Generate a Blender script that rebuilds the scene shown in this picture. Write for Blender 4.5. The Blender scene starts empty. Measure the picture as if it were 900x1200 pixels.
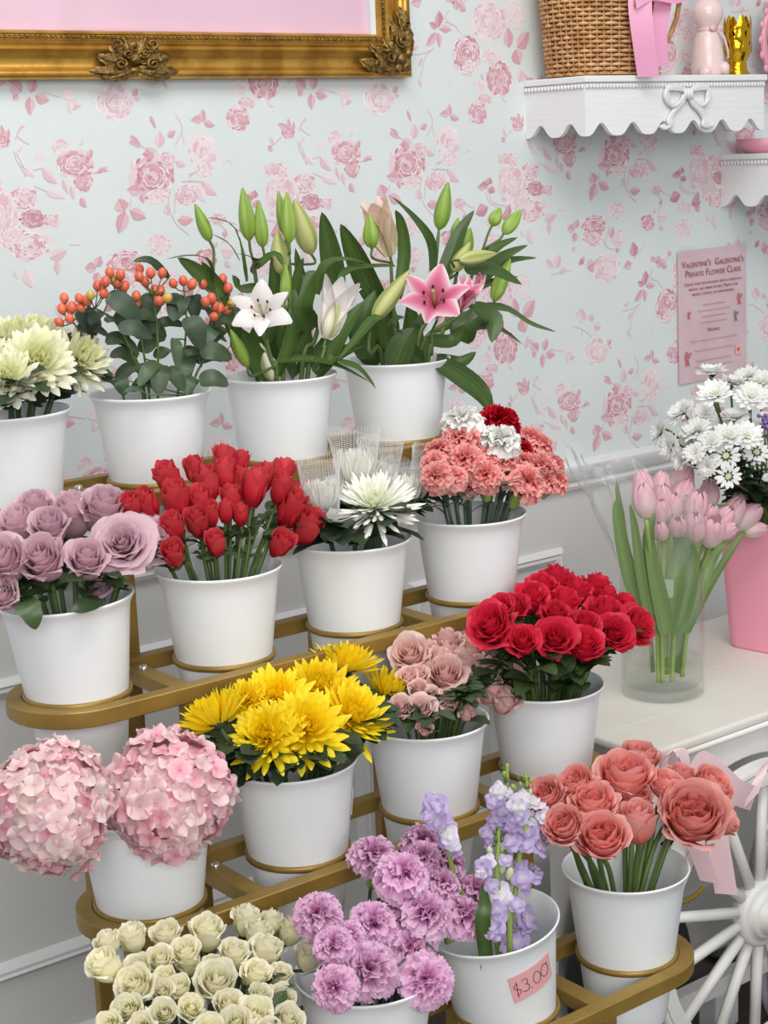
import bpy, math, random
from mathutils import Vector, Matrix, Quaternion
C = bpy.context.scene.collection
PI = math.pi
# ------------------------------------------------------------------ camera
FPX = 1968.66
YAW, PIT, ROLL = math.radians(37.411), math.radians(12.0325), math.radians(-2.3289)
CAM = Vector((0, -2.42, 1.55))
_h = Vector((math.sin(YAW), math.cos(YAW), 0)); _r0 = Vector((math.cos(YAW), -math.sin(YAW), 0)); _up = Vector((0, 0, 1))
FWD = _h * math.cos(PIT) - _up * math.sin(PIT)
_U0 = _up * math.cos(PIT) + _h * math.sin(PIT)
RGT = _r0 * math.cos(ROLL) + _U0 * math.sin(ROLL)
UPV = _U0 * math.cos(ROLL) - _r0 * math.sin(ROLL)
def ray(u, v): return FWD + RGT * ((u - 450) / FPX) + UPV * ((600 - v) / FPX)
def at(u, v, y):
    """measured photo point -> real point on the vertical plane at depth y in front of the wall"""
    d = ray(u, v); return CAM + d * ((y - CAM.y) / d.y)
def atz(u, v, z):
    d = ray(u, v); return CAM + d * ((z - CAM.z) / d.z)
def pix(p):
    d = Vector(p) - CAM; z = d.dot(FWD)
    return 450 + FPX * d.dot(RGT) / z, 600 - FPX * d.dot(UPV) / z, z
cam_d = bpy.data.cameras.new('camera'); cam = bpy.data.objects.new('camera', cam_d); C.objects.link(cam)
cam_d.sensor_fit = 'VERTICAL'; cam_d.sensor_height = 36; cam_d.lens = FPX * 36 / 1200; cam_d.clip_start = .05
m3 = Matrix((RGT, UPV, -FWD)).transposed()
cam.matrix_world = Matrix.Translation(CAM) @ m3.to_4x4()
bpy.context.scene.camera = cam

# ------------------------------------------------------------------ materials
def lin(c): c /= 255; return c / 12.92 if c <= .04045 else ((c + .055) / 1.055) ** 2.4
def rgb(r, g, b): return (lin(r), lin(g), lin(b), 1)
def mat(name, col, rough=.5, metal=0, col2=None, nscale=30, bump=0, bscale=60, spec=.5, tone=None, transl=0, rand=0, coat=0, stretch=None):
    """principled material; col2 mixes in by noise, tone by the vertex attribute 'tone' (pigment from petal base to edge)"""
    m = bpy.data.materials.new(name); m.use_nodes = True; N = m.node_tree.nodes; L = m.node_tree.links
    b = N['Principled BSDF']; b.inputs['Base Color'].default_value = col; b.inputs['Roughness'].default_value = rough
    b.inputs['Metallic'].default_value = metal; b.inputs['Specular IOR Level'].default_value = spec
    if coat: b.inputs['Coat Weight'].default_value = coat
    src = None
    tc = N.new('ShaderNodeTexCoord'); co = tc.outputs['Object']
    if stretch:
        mp = N.new('ShaderNodeMapping'); mp.inputs['Scale'].default_value = stretch; L.new(co, mp.inputs[0]); co = mp.outputs[0]
    if tone:
        at_ = N.new('ShaderNodeAttribute'); at_.attribute_name = 'tone'
        r = N.new('ShaderNodeValToRGB'); r.color_ramp.elements[0].color = col; r.color_ramp.elements[0].position = tone[0] if isinstance(tone[0], float) else 0
        stops = [t for t in tone if not isinstance(t, float)]
        r.color_ramp.elements[1].color = stops[-1]; r.color_ramp.elements[1].position = 1
        for i, s in enumerate(stops[:-1]):
            e = r.color_ramp.elements.new((i + 1) / len(stops)); e.color = s
        L.new(at_.outputs['Fac'], r.inputs[0]); src = r.outputs[0]
    if col2:
        n = N.new('ShaderNodeTexNoise'); n.inputs['Scale'].default_value = nscale; n.inputs['Detail'].default_value = 3; L.new(co, n.inputs[0])
        mx = N.new('ShaderNodeMix'); mx.data_type = 'RGBA'; mx.inputs[7].default_value = col2
        rr = N.new('ShaderNodeValToRGB'); rr.color_ramp.elements[0].position = .4; rr.color_ramp.elements[1].position = .65; L.new(n.outputs[0], rr.inputs[0])
        L.new(rr.outputs[0], mx.inputs[0])
        if src: L.new(src, mx.inputs[6])
        else: mx.inputs[6].default_value = col
        src = mx.outputs[2]
    if rand:
        oi = N.new('ShaderNodeObjectInfo'); hs = N.new('ShaderNodeHueSaturation')
        ma = N.new('ShaderNodeMapRange'); ma.inputs[3].default_value = 1 - rand; ma.inputs[4].default_value = 1 + rand * .6
        L.new(oi.outputs['Random'], ma.inputs[0]); L.new(ma.outputs[0], hs.inputs['Value'])
        if src: L.new(src, hs.inputs['Color'])
        else: hs.inputs['Color'].default_value = col
        src = hs.outputs[0]
    if src: L.new(src, b.inputs['Base Color'])
    if bump:
        n2 = N.new('ShaderNodeTexNoise'); n2.inputs['Scale'].default_value = bscale; n2.inputs['Detail'].default_value = 4; L.new(co, n2.inputs[0])
        bp = N.new('ShaderNodeBump'); bp.inputs['Strength'].default_value = bump; bp.inputs['Distance'].default_value = .004
        L.new(n2.outputs[0], bp.inputs['Height']); L.new(bp.outputs[0], b.inputs['Normal'])
    if transl:
        t = N.new('ShaderNodeBsdfTranslucent'); ms = N.new('ShaderNodeMixShader'); ms.inputs[0].default_value = transl
        if src: L.new(src, t.inputs[0])
        else: t.inputs[0].default_value = col
        L.new(b.outputs[0], ms.inputs[1]); L.new(t.outputs[0], ms.inputs[2]); L.new(ms.outputs[0], N['Material Output'].inputs[0])
    return m
def clear_mat(name, tint, reflect=1.0, rough=.03, bump=0, bscale=30, ior=1.45, haze=0, hazecol=(.9, .9, .9, 1)):
    m = bpy.data.materials.new(name); m.use_nodes = True; N = m.node_tree.nodes; L = m.node_tree.links
    N.remove(N['Principled BSDF'])
    t = N.new('ShaderNodeBsdfTransparent'); t.inputs[0].default_value = tint
    g = N.new('ShaderNodeBsdfGlossy'); g.inputs['Roughness'].default_value = rough
    f = N.new('ShaderNodeLayerWeight'); f.inputs[0].default_value = .5
    pw_ = N.new('ShaderNodeMath'); pw_.operation = 'POWER'; pw_.inputs[1].default_value = 4.5; L.new(f.outputs['Facing'], pw_.inputs[0])
    mf = N.new('ShaderNodeMath'); mf.operation = 'MULTIPLY_ADD'; mf.inputs[1].default_value = .75 * reflect; mf.inputs[2].default_value = .035 * reflect; mf.use_clamp = True; L.new(pw_.outputs[0], mf.inputs[0])
    ms = N.new('ShaderNodeMixShader'); L.new(mf.outputs[0], ms.inputs[0]); L.new(t.outputs[0], ms.inputs[1]); L.new(g.outputs[0], ms.inputs[2])
    out = ms.outputs[0]
    if haze:
        d = N.new('ShaderNodeBsdfDiffuse'); d.inputs[0].default_value = hazecol; m2 = N.new('ShaderNodeMixShader'); m2.inputs[0].default_value = haze
        L.new(out, m2.inputs[1]); L.new(d.outputs[0], m2.inputs[2]); out = m2.outputs[0]
    if bump:
        tc = N.new('ShaderNodeTexCoord'); n = N.new('ShaderNodeTexNoise'); n.inputs['Scale'].default_value = bscale; L.new(tc.outputs['Object'], n.inputs[0])
        bp = N.new('ShaderNodeBump'); bp.inputs['Strength'].default_value = bump; bp.inputs['Distance'].default_value = .01
        L.new(n.outputs[0], bp.inputs['Height']); L.new(bp.outputs[0], g.inputs['Normal']); L.new(bp.outputs[0], f.inputs['Normal'])
    L.new(out, N['Material Output'].inputs[0]); return m

M = {}
M['bucket'] = mat('white_enamel', rgb(236, 239, 241), .3, spec=.4, bump=.02, bscale=25)
M['gold_paint'] = mat('gold_paint', rgb(158, 128, 62), .42, metal=.35, col2=rgb(140, 112, 52), nscale=18, bump=.06, bscale=90)
M['screw'] = mat('screw_steel', rgb(210, 210, 205), .25, metal=.8)
M['paper'] = mat('wallpaper', rgb(217, 223, 223), .75, col2=rgb(212, 219, 219), nscale=6, bump=.12, bscale=70, spec=.2)
M['dado'] = mat('dado_paint', rgb(216, 215, 213), .55, bump=.1, bscale=60, spec=.3)
M['trim'] = mat('trim_paint', rgb(228, 228, 228), .4, bump=.03, bscale=40)
M['floorwood'] = mat('dark_floor_wood', rgb(62, 48, 42), .35, col2=rgb(46, 36, 32), nscale=5, stretch=(1, 9, 1), bump=.1, bscale=14)
M['cart'] = mat('cart_paint', rgb(232, 231, 228), .42, col2=rgb(222, 220, 214), nscale=7, bump=.1, bscale=55)
M['carttop'] = mat('cart_top_paint', rgb(228, 225, 216), .5, col2=rgb(219, 214, 202), nscale=5, bump=.05, bscale=40)
M['shelf'] = mat('shelf_paint', rgb(236, 236, 236), .5, bump=.25, bscale=18, stretch=(1, 1, 9))
M['scuff'] = mat('scuff_wood', rgb(92, 74, 58), .8)
PT = [rgb(229, 216, 219), rgb(225, 203, 208), rgb(219, 186, 193), rgb(210, 165, 175), rgb(197, 142, 155), rgb(231, 231, 233)]
for i, c in enumerate(PT): M['print%d' % i] = mat('pink_print_%s' % 'abcdef'[i], c, .75, spec=.2, bump=.1, bscale=70)
M['gilt'] = mat('gilt', rgb(212, 164, 76), .34, metal=.8, col2=rgb(176, 128, 52), nscale=22, bump=.15, bscale=60)
M['gilt_old'] = mat('antique_gilt', rgb(150, 118, 62), .42, metal=.7, col2=rgb(92, 72, 40), nscale=120, bump=.5, bscale=160)
M['pinkpanel'] = mat('pink_panel', rgb(224, 190, 206), .3, spec=.5, col2=rgb(218, 182, 200), nscale=3, coat=.3)
M['stem'] = mat('stem_green', rgb(88, 112, 52), .5, col2=rgb(70, 92, 44), nscale=20)
M['stem_dark'] = mat('stem_dark_green', rgb(58, 76, 44), .5)
M['stem_grey'] = mat('stem_blue_green', rgb(86, 106, 88), .55, col2=rgb(60, 80, 66), nscale=30)
M['stem_pale'] = mat('stem_pale_green', rgb(150, 172, 92), .5)
M['leaf'] = mat('rose_leaf', rgb(52, 70, 40), .4, col2=rgb(70, 92, 52), nscale=14, tone=[rgb(62, 84, 48)], bump=.2, bscale=90, transl=.12, rand=.25)
M['leaf_mum'] = mat('mum_leaf', rgb(40, 56, 38), .5, col2=rgb(58, 78, 50), nscale=18, tone=[rgb(48, 68, 44)], bump=.3, bscale=110, transl=.1, rand=.25)
M['leaf_hyp'] = mat('hypericum_leaf', rgb(66, 88, 60), .45, col2=rgb(40, 56, 46), nscale=7, tone=[rgb(92, 116, 78)], bump=.15, bscale=50, transl=.15, rand=.35)
M['leaf_lily'] = mat('lily_leaf', rgb(50, 74, 34), .36, col2=rgb(70, 98, 44), nscale=8, tone=[rgb(92, 122, 56)], bump=.2, bscale=40, transl=.22, rand=.22)
M['leaf_tulip'] = mat('tulip_leaf', rgb(112, 138, 84), .45, col2=rgb(132, 158, 102), nscale=9, tone=[rgb(146, 172, 112)], transl=.3, rand=.15)
M['leaf_carn'] = mat('carnation_leaf', rgb(76, 96, 82), .5, rand=.25)
M['calyx'] = mat('sepal_green', rgb(98, 122, 66), .5, col2=rgb(76, 100, 52), nscale=40, transl=.15)
def petal(name, base, *stops, rough=.5, transl=.32, rand=.08, **k):
    M[name] = mat(name + '_petal', base, rough, tone=list(stops), transl=transl, rand=rand, spec=.3, **k)
petal('lav', rgb(190, 136, 158), rgb(216, 172, 188), rgb(230, 198, 208))
petal('redspray', rgb(160, 18, 34), rgb(212, 44, 58), rgb(224, 84, 92), rough=.45)
petal('red', rgb(176, 14, 40), rgb(218, 34, 64), rgb(226, 52, 80), rough=.42)
petal('pinkspray', rgb(230, 146, 146), rgb(243, 188, 184), rgb(248, 218, 210))
petal('cream', rgb(240, 232, 164), rgb(250, 245, 206), rgb(253, 249, 228))
petal('coral', rgb(226, 88, 76), rgb(242, 146, 136), rgb(248, 186, 178), rough=.45)
petal('yellow', rgb(246, 202, 8), rgb(255, 224, 20), rgb(255, 236, 56))
petal('mumcream', rgb(222, 222, 120), rgb(240, 240, 196), rgb(247, 246, 230))
petal('mumwhite', rgb(226, 232, 172), rgb(246, 247, 232), rgb(249, 249, 244))
petal('daisy', rgb(238, 240, 214), rgb(248, 249, 244), rgb(250, 250, 248))
petal('carnpink', rgb(224, 104, 106), rgb(243, 152, 148), rgb(250, 190, 184))
petal('carnwhite', rgb(236, 238, 224), rgb(248, 248, 244), rgb(250, 250, 248))
petal('carnred', rgb(150, 8, 24), rgb(196, 16, 36), rgb(206, 26, 46))
petal('carnlilac', rgb(190, 98, 158), rgb(224, 162, 204), rgb(240, 206, 230))
petal('hyd_a', rgb(232, 150, 170), rgb(240, 186, 198), rgb(243, 200, 208))
petal('hyd_b', rgb(236, 186, 192), rgb(243, 210, 212), rgb(245, 220, 220))
petal('hyd_c', rgb(226, 196, 180), rgb(242, 216, 212), rgb(243, 222, 220))
petal('stockf', rgb(232, 230, 214), rgb(206, 190, 228), rgb(196, 176, 222))
petal('stockw', rgb(228, 232, 196), rgb(236, 232, 240), rgb(226, 218, 238))
petal('tulip', rgb(228, 226, 196), rgb(246, 228, 226), rgb(238, 186, 200), rgb(248, 222, 226))
petal('lilywhite', rgb(222, 214, 190), rgb(243, 236, 234), rgb(247, 242, 242))
petal('lilypink', rgb(176, 34, 76), rgb(222, 112, 148), rgb(238, 176, 196), rgb(250, 236, 240))
petal('lilypeach', rgb(206, 200, 150), rgb(230, 216, 190), rgb(234, 206, 190))
M['bud'] = mat('lily_bud', rgb(128, 158, 60), .42, tone=[rgb(146, 176, 72), rgb(134, 168, 66)], transl=.1, rand=.1)
M['budpale'] = mat('lily_bud_pale', rgb(158, 172, 88), .42, tone=[rgb(196, 198, 134), rgb(190, 190, 120)], transl=.15)
M['budwhite'] = mat('lily_bud_white', rgb(190, 196, 130), .42, tone=[rgb(234, 228, 196), rgb(240, 232, 214)], transl=.2)
M['anther'] = mat('anther', rgb(96, 42, 30), .8)
M['filament'] = mat('filament', rgb(206, 190, 160), .5)
M['berry'] = mat('hypericum_berry', rgb(212, 92, 70), .28, col2=rgb(226, 128, 92), nscale=90, tone=[rgb(216, 84, 64)], rand=.15, spec=.5)
M['berry_green'] = mat('hypericum_berry_unripe', rgb(190, 178, 84), .3, col2=rgb(206, 150, 80), nscale=70)
M['disc'] = mat('mum_disc', rgb(226, 228, 160), .7, bump=.6, bscale=300)
M['violet'] = mat('violet_petal', rgb(140, 116, 176), .5)
M['net'] = mat('white_netting', rgb(240, 238, 238), .6, transl=.2)
M['glass'] = clear_mat('clear_glass', (.98, .99, .985, 1), .9)
M['water'] = clear_mat('water', (.975, .99, .97, 1), .4, ior=1.33)
M['cello'] = clear_mat('cellophane', (.97, .975, .975, 1), 1.0, .10, bump=.7, bscale=22, haze=.11, hazecol=(1, 1, 1, 1))
M['pinkpot'] = mat('pink_plastic', rgb(240, 158, 180), .38, spec=.4)
M['satin'] = mat('pink_satin', rgb(240, 204, 210), .35, spec=.5, transl=.15, tone=[rgb(246, 216, 220)])
M['satin_bright'] = mat('bright_pink_satin', rgb(240, 168, 204), .35, spec=.5, transl=.12)
M['silver_cloth'] = mat('silver_lilac_cloth', rgb(222, 214, 224), .25, metal=.3, bump=1.0, bscale=24)
M['wicker'] = mat('wicker', rgb(206, 158, 106), .5, col2=rgb(178, 126, 78), nscale=40, tone=[rgb(222, 178, 128)])
M['wicker_dark'] = mat('wicker_inside', rgb(120, 84, 52), .7)
M['ceramic'] = mat('pale_pink_ceramic', rgb(234, 206, 204), .3, coat=.3)
M['goldfoil'] = mat('gold_ceramic', rgb(222, 176, 40), .16, metal=1.0, bump=.5, bscale=55)
M['pinkmetal'] = mat('pink_frame', rgb(232, 160, 178), .4)
M['mirrorglass'] = mat('mirror_glass', rgb(90, 84, 84), .08, metal=.9)
M['poster'] = mat('poster_paper', rgb(214, 188, 194), .35, col2=rgb(208, 178, 185), nscale=14, coat=.4)
M['ink'] = mat('dusty_rose_ink', rgb(158, 84, 98), .6)
M['ink2'] = mat('faint_rose_ink', rgb(196, 146, 156), .6)
M['inkred'] = mat('red_ink', rgb(198, 112, 112), .6)
M['inkgreen'] = mat('grey_green_ink', rgb(130, 130, 120), .6)
M['card'] = mat('pink_card', rgb(238, 174, 176), .6)
M['marker'] = mat('black_marker', rgb(40, 30, 32), .6)
M['whitecard'] = mat('white_card', rgb(235, 235, 235), .6)
M['black'] = mat('black_plastic', rgb(30, 31, 33), .5)
M['blackbag'] = mat('black_bag', rgb(34, 36, 36), .4, bump=1, bscale=18)
M['yellowcord'] = mat('yellow_cord', rgb(190, 160, 50), .5)
M['clearplastic'] = mat('pale_acrylic', rgb(222, 226, 228), .2, coat=.5)
M['tape'] = clear_mat('clear_tape', (.97, .96, .96, 1), 1.0, .1, haze=.12)

# ------------------------------------------------------------------ mesh helpers
class MB:
    def __init__(s): s.v = []; s.f = []; s.t = []; s.m = []
    def grid(s, fn, nu, nv, mi=0, wrap=False):
        o = len(s.v); cu = nu if wrap else nu + 1
        for j in range(nv + 1):
            for i in range(cu):
                p = fn(i / nu, j / nv); s.v.append((p[0], p[1], p[2])); s.t.append(p[3] if len(p) > 3 else 0)
        for j in range(nv):
            for i in range(nu):
                a = o + j * cu + i; b = o + j * cu + (i + 1) % cu
                s.f.append((a, b, b + cu, a + cu)); s.m.append(mi)
        return s
    def poly(s, pts, mi=0, t=0):
        o = len(s.v); s.v += [tuple(p) for p in pts]; s.t += [t] * len(pts); s.f.append(tuple(range(o, o + len(pts)))); s.m.append(mi); return s
    def box(s, x0, x1, y0, y1, z0, z1, mi=0, M4=None):
        P = [Vector((x, y, z)) for x in (x0, x1) for y in (y0, y1) for z in (z0, z1)]
        if M4: P = [M4 @ p for p in P]
        o = len(s.v); s.v += [tuple(p) for p in P]; s.t += [0] * 8
        for q in ((0, 1, 3, 2), (4, 6, 7, 5), (0, 4, 5, 1), (2, 3, 7, 6), (0, 2, 6, 4), (1, 5, 7, 3)):
            s.f.append(tuple(o + k for k in q)); s.m.append(mi)
        return s
    def lathe(s, prof, n=48, mi=0, M4=None):
        def fn(u, v):
            k = v * (len(prof) - 1); i = min(int(round(k)), len(prof) - 1); r, z = prof[i]
            p = Vector((r * math.cos(2 * PI * u), r * math.sin(2 * PI * u), z)); return tuple(M4 @ p) if M4 else tuple(p)
        return s.grid(fn, n, len(prof) - 1, mi, True)
    def tube(s, pts, r, n=6, mi=0, cap=True, tone=0):
        P = [Vector(p) for p in pts]; K = len(P)
        R = r if callable(r) else (lambda t: r)
        T = [(P[min(i + 1, K - 1)] - P[max(i - 1, 0)]).normalized() for i in range(K)]
        nrm = T[0].orthogonal().normalized(); o = len(s.v)
        for i in range(K):
            nrm = (nrm - T[i] * nrm.dot(T[i]))
            nrm = nrm.normalized() if nrm.length > 1e-6 else T[i].orthogonal().normalized()
            b = T[i].cross(nrm); rr = R(i / max(1, K - 1))
            for k in range(n):
                a = 2 * PI * k / n; s.v.append(tuple(P[i] + (nrm * math.cos(a) + b * math.sin(a)) * rr)); s.t.append(tone)
        for i in range(K - 1):
            for k in range(n):
                a = o + i * n + k; b_ = o + i * n + (k + 1) % n; s.f.append((a, b_, b_ + n, a + n)); s.m.append(mi)
        if cap:
            s.f.append(tuple(o + k for k in range(n - 1, -1, -1))); s.m.append(mi); e = o + (K - 1) * n
            s.f.append(tuple(e + k for k in range(n))); s.m.append(mi)
        return s
    def ball(s, c, r, n=10, mi=0, sc=(1, 1, 1), tone=0):
        c = Vector(c)
        return s.grid(lambda u, v: (c.x + r * sc[0] * math.sin(PI * v) * math.cos(2 * PI * u), c.y + r * sc[1] * math.sin(PI * v) * math.sin(2 * PI * u), c.z - r * sc[2] * math.cos(PI * v), tone), n, max(4, n * 2 // 3), mi, True)
    def add(s, o, M4, mi=0):
        k = len(s.v); s.v += [tuple(M4 @ Vector(p)) for p in o.v]; s.t += o.t
        s.f += [tuple(a + k for a in f) for f in o.f]; s.m += [mi + a for a in o.m]; return s
    def mesh(s, name, mats, smooth=True):
        me = bpy.data.meshes.new(name); me.from_pydata(s.v, [], s.f)
        for m in (mats if isinstance(mats, list) else [mats]): me.materials.append(M[m])
        me.polygons.foreach_set('material_index', s.m)
        me.polygons.foreach_set('use_smooth', [smooth] * len(s.f))
        a = me.attributes.new('tone', 'FLOAT', 'POINT'); a.data.foreach_set('value', s.t)
        me.update(); return me
def link(name, me, parent=None, mw=None):
    o = bpy.data.objects.new(name, me); C.objects.link(o)
    if parent: o.parent = parent
    if mw is not None: o.matrix_local = mw
    return o
def build(mb, name, mats, parent=None, mw=None, smooth=True): return link(name, mb.mesh(name, mats, smooth), parent, mw)
def tag(o, label, cat, group=None):
    o['label'] = label; o['category'] = cat
    if group: o['group'] = group
    return o
def thing(name, loc, label, cat, group=None):
    o = bpy.data.objects.new(name, None); C.objects.link(o); o.location = loc; o.empty_display_size = .02
    return tag(o, label, cat, group)
def struct(o): o['kind'] = 'structure'; return o
def smooth_angle(o, deg=35):
    me = o.data
    try: me.set_sharp_from_angle(angle=math.radians(deg))
    except Exception: pass
    return o
def bevel(o, w=.002, seg=2):
    b = o.modifiers.new('bevel', 'BEVEL'); b.width = w; b.segments = seg; b.limit_method = 'ANGLE'; return o
def align(n, spin=0, up=None):
    q = Vector(n).normalized().to_track_quat('Z', 'Y'); return (q @ Quaternion((0, 0, 1), spin)).to_matrix().to_4x4()
def frame_m(x, z):
    """matrix whose local x runs along x and whose local z leans to z"""
    x = Vector(x).normalized(); z = Vector(z); y = z.cross(x)
    y = y.normalized() if y.length > 1e-6 else x.orthogonal().normalized(); z = x.cross(y)
    return Matrix((x, y, z)).transposed().to_4x4()
def T(v): return Matrix.Translation(Vector(v))
def S(k): return Matrix.Diagonal((k, k, k, 1)) if not isinstance(k, tuple) else Matrix.Diagonal((*k, 1))
def spline(pts, n=5):
    P = [Vector(p) for p in pts]; out = []
    if len(P) < 3: return [P[0].lerp(P[-1], i / n) for i in range(n + 1)]
    for i in range(len(P) - 1):
        a, b, c, d = P[max(i - 1, 0)], P[i], P[i + 1], P[min(i + 2, len(P) - 1)]
        for k in range(n):
            t = k / n; out.append(.5 * ((2 * b) + (c - a) * t + (2 * a - 5 * b + 4 * c - d) * t * t + (3 * b - a - 3 * c + d) * t ** 3))
    out.append(P[-1]); return out
def ribbon(mb, pts, wdir, w, n=8, mi=0, sag=0, n2=4):
    """strip along pts, w wide along wdir (one vector or one per point)"""
    P = spline(pts, n)
    def fn(u, v):
        k = min(int(v * (len(P) - 1) + .5), len(P) - 1); d = wdir(k / (len(P) - 1)) if callable(wdir) else Vector(wdir)
        ww = w(k / (len(P) - 1)) if callable(w) else w
        p = P[k] + d * ((u - .5) * ww); return (p.x, p.y, p.z, u)
    return mb.grid(fn, n2, len(P) - 1, mi)
def strip_leaf(pts, w, face, fold=.25, jag=0, tip=1.0, seed=0, base=.25, veins=0, nu=4):
    """leaf blade along a world curve; face = direction its upper side looks at"""
    P = spline(pts, 4); K = len(P); mb = MB(); face = Vector(face)
    def fn(u, v):
        k = min(int(round(v * (K - 1))), K - 1); t = (P[min(k + 1, K - 1)] - P[max(k - 1, 0)]).normalized()
        sd = t.cross(face); sd = sd.normalized() if sd.length > 1e-4 else t.orthogonal(); nn = sd.cross(t)
        prof = max(0, math.sin(PI * (base * .25 + (1 - base * .25) * v) ** .85)) ** tip
        if jag: prof *= 1 + jag * math.sin(v * 22 + seed)
        x = u * 2 - 1; p = P[k] + sd * (x * w * .5 * prof) + nn * (abs(x) * w * .5 * fold * prof)
        return (p.x, p.y, p.z, min(1, max(0, .75 - abs(x) * .6 + veins * (1 if int(round(u * nu)) % 2 else -1))))
    return mb.grid(fn, nu, K - 1)
# ------------------------------------------------------------------ the setting
XL, XR = -.2, 4.2
def hbox(name, mats, x0, x1, prof, parent=None):
    """moulding: profile [(y, z)] run along the wall"""
    mb = MB(); n = len(prof)
    mb.grid(lambda u, v: (x0 + (x1 - x0) * u, prof[int(round(v * (n - 1)))][0], prof[int(round(v * (n - 1)))][1]), 1, n - 1)
    mb.poly([(x0, a, b) for a, b in prof]); mb.poly([(x1, a, b) for a, b in prof][::-1])
    return smooth_angle(build(mb, name, mats, parent), 40)

RAILZ = .905
# printed motif of one wallpaper repeat, read off the wall: kind, u, v, size...
rw = random.Random(5)
PW, QW = .5296, .5038
mo = []                                    # (kind, x, z, w, h, angle, tone)
def wl(u, v): p = at(u, v, 0); return p.x, p.z
def ppm(u, v): return FPX / pix(at(u, v, 0))[2]
def mrose(u, v, w, h, tone): x, z = wl(u, v); k = ppm(u, v); mo.append(('rose', x, z, w / k / math.cos(YAW + math.atan((u - 450) / FPX)), h / k, 0, tone))
def mleaf(u, v, u2, v2, wid, tone):
    x, z = wl(u, v); x2, z2 = wl(u2, v2); mo.append(('leaf', x, z, x2, z2, wid / ppm(u, v), tone))
def mstem(pts): mo.append(('stem', [wl(*p) for p in pts], .0016, 2))
def crop(ox, oy, s): return lambda x, y: (ox + x / s, oy + y / s)
A = crop(0, 90, 3.75)
def R(c, x, y, d, tone, h=None):
    s = {A: 3.75}.get(c, c.s if hasattr(c, 's') else 3.75); u, v = c(x, y); mrose(u, v, d / s, (h or d) / s, tone)
def Lf(c, x, y, x2, y2, w, tone, s=3.75): u, v = c(x, y); u2, v2 = c(x2, y2); mleaf(u, v, u2, v2, w / s, tone)
def St(c, *p): mstem([c(x, y) for x, y in p])
# bouquet
R(A, 670, 440, 200, 3, 215); R(A, 690, 515, 120, 1, 80); R(A, 735, 370, 75, 2, 80)
for q in ((700, 310, 700, 235, 46, 2), (770, 370, 815, 390, 36, 2), (620, 500, 556, 495, 44, 3), (620, 515, 630, 556, 30, 3), (740, 605, 725, 560, 40, 2), (780, 630, 850, 625, 46, 3), (660, 170, 685, 228, 22, 3),
          (545, 590, 520, 535, 70, 3), (550, 590, 520, 690, 62, 3), (570, 590, 643, 620, 56, 3), (735, 262, 770, 236, 34, 3), (890, 190, 838, 190, 34, 3), (895, 195, 890, 140, 34, 3), (895, 200, 945, 215, 34, 3), (615, 310, 570, 255, 34, 3), (600, 300, 565, 285, 20, 3),
          (800, 240, 812, 300, 16, 1), (770, 160, 800, 210, 14, 1), (690, 330, 640, 310, 18, 2)): Lf(A, *q)
St(A, (750, 500), (740, 560), (770, 640), (830, 695)); St(A, (770, 530), (765, 600)); St(A, (830, 440), (870, 410)); St(A, (770, 300), (800, 230), (780, 170)); St(A, (660, 330), (615, 300)); St(A, (570, 590), (575, 535)); St(A, (800, 460), (900, 462))
A2 = crop(220, 90, 3.75)
R(A2, 65, 330, 130, 1, 170); R(A2, 75, 400, 80, 1, 90); R(A2, 0, 520, 110, 2, 90)
for q in ((60, 465, 130, 520, 44, 2), (170, 345, 190, 375, 18, 0), (150, 380, 175, 350, 14, 0), (40, 480, 75, 550, 50, 1)): Lf(A2, *q)
St(A2, (0, 455), (60, 460)); St(A2, (0, 430), (30, 420))
# rose by the left edge
R(A, 330, 385, 165, 3, 130); R(A, 365, 450, 90, 3, 110); R(A, 268, 310, 75, 1); R(A, 180, 350, 45, 0)
for q in ((385, 360, 405, 318, 34, 3), (395, 395, 405, 365, 22, 2), (350, 300, 360, 272, 22, 1), (185, 405, 250, 470, 46, 2), (200, 500, 285, 535, 44, 1), (275, 450, 300, 515, 24, 2), (310, 480, 325, 540, 24, 2), (355, 530, 380, 575, 34, 3), (425, 420, 470, 395, 22, 3), (440, 400, 475, 415, 14, 3), (80, 330, 100, 300, 20, 1), (110, 400, 150, 440, 36, 1)): Lf(A, *q)
St(A, (60, 325), (80, 380), (130, 410), (190, 400)); St(A, (100, 210), (75, 250), (90, 275), (130, 298)); St(A, (80, 380), (115, 440)); St(A, (150, 480), (240, 520)); St(A, (405, 425), (450, 415))
# loose bud pair and dark trefoil of the upper cluster
R(A2, 440, 240, 60, 3, 70)
for q in ((440, 230, 395, 205, 26, 3), (445, 225, 440, 180, 22, 3), (460, 240, 468, 195, 20, 3), (375, 300, 360, 262, 16, 2), (370, 305, 355, 325, 30, 3)): Lf(A2, *q)
St(A2, (375, 300), (410, 265)); St(A2, (488, 240), (505, 200), (522, 188)); St(A2, (490, 290), (530, 380))
# light cluster
B4 = crop(440, 120, 3.75)
R(B4, 600, 360, 125, 1, 200); R(B4, 580, 250, 80, 2, 60); R(B4, 680, 305, 80, 2, 85); R(B4, 702, 378, 75, 4, 65); R(B4, 690, 470, 130, 2, 110); R(B4, 640, 440, 90, 1); R(B4, 755, 385, 60, 2, 50)
for q in ((745, 520, 795, 490, 40, 2), (765, 525, 765, 580, 30, 2), (670, 560, 690, 625, 50, 1), (640, 560, 650, 590, 26, 1), (440, 490, 490, 455, 44, 4), (570, 510, 585, 450, 34, 4), (575, 480, 560, 520, 26, 4), (480, 375, 447, 372, 28, 3), (487, 372, 490, 332, 26, 3), (492, 378, 515, 398, 28, 3), (545, 240, 540, 235, 10, 2), (800, 470, 835, 472, 8, 1)): Lf(B4, *q)
St(B4, (485, 395), (500, 440), (540, 462))
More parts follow.
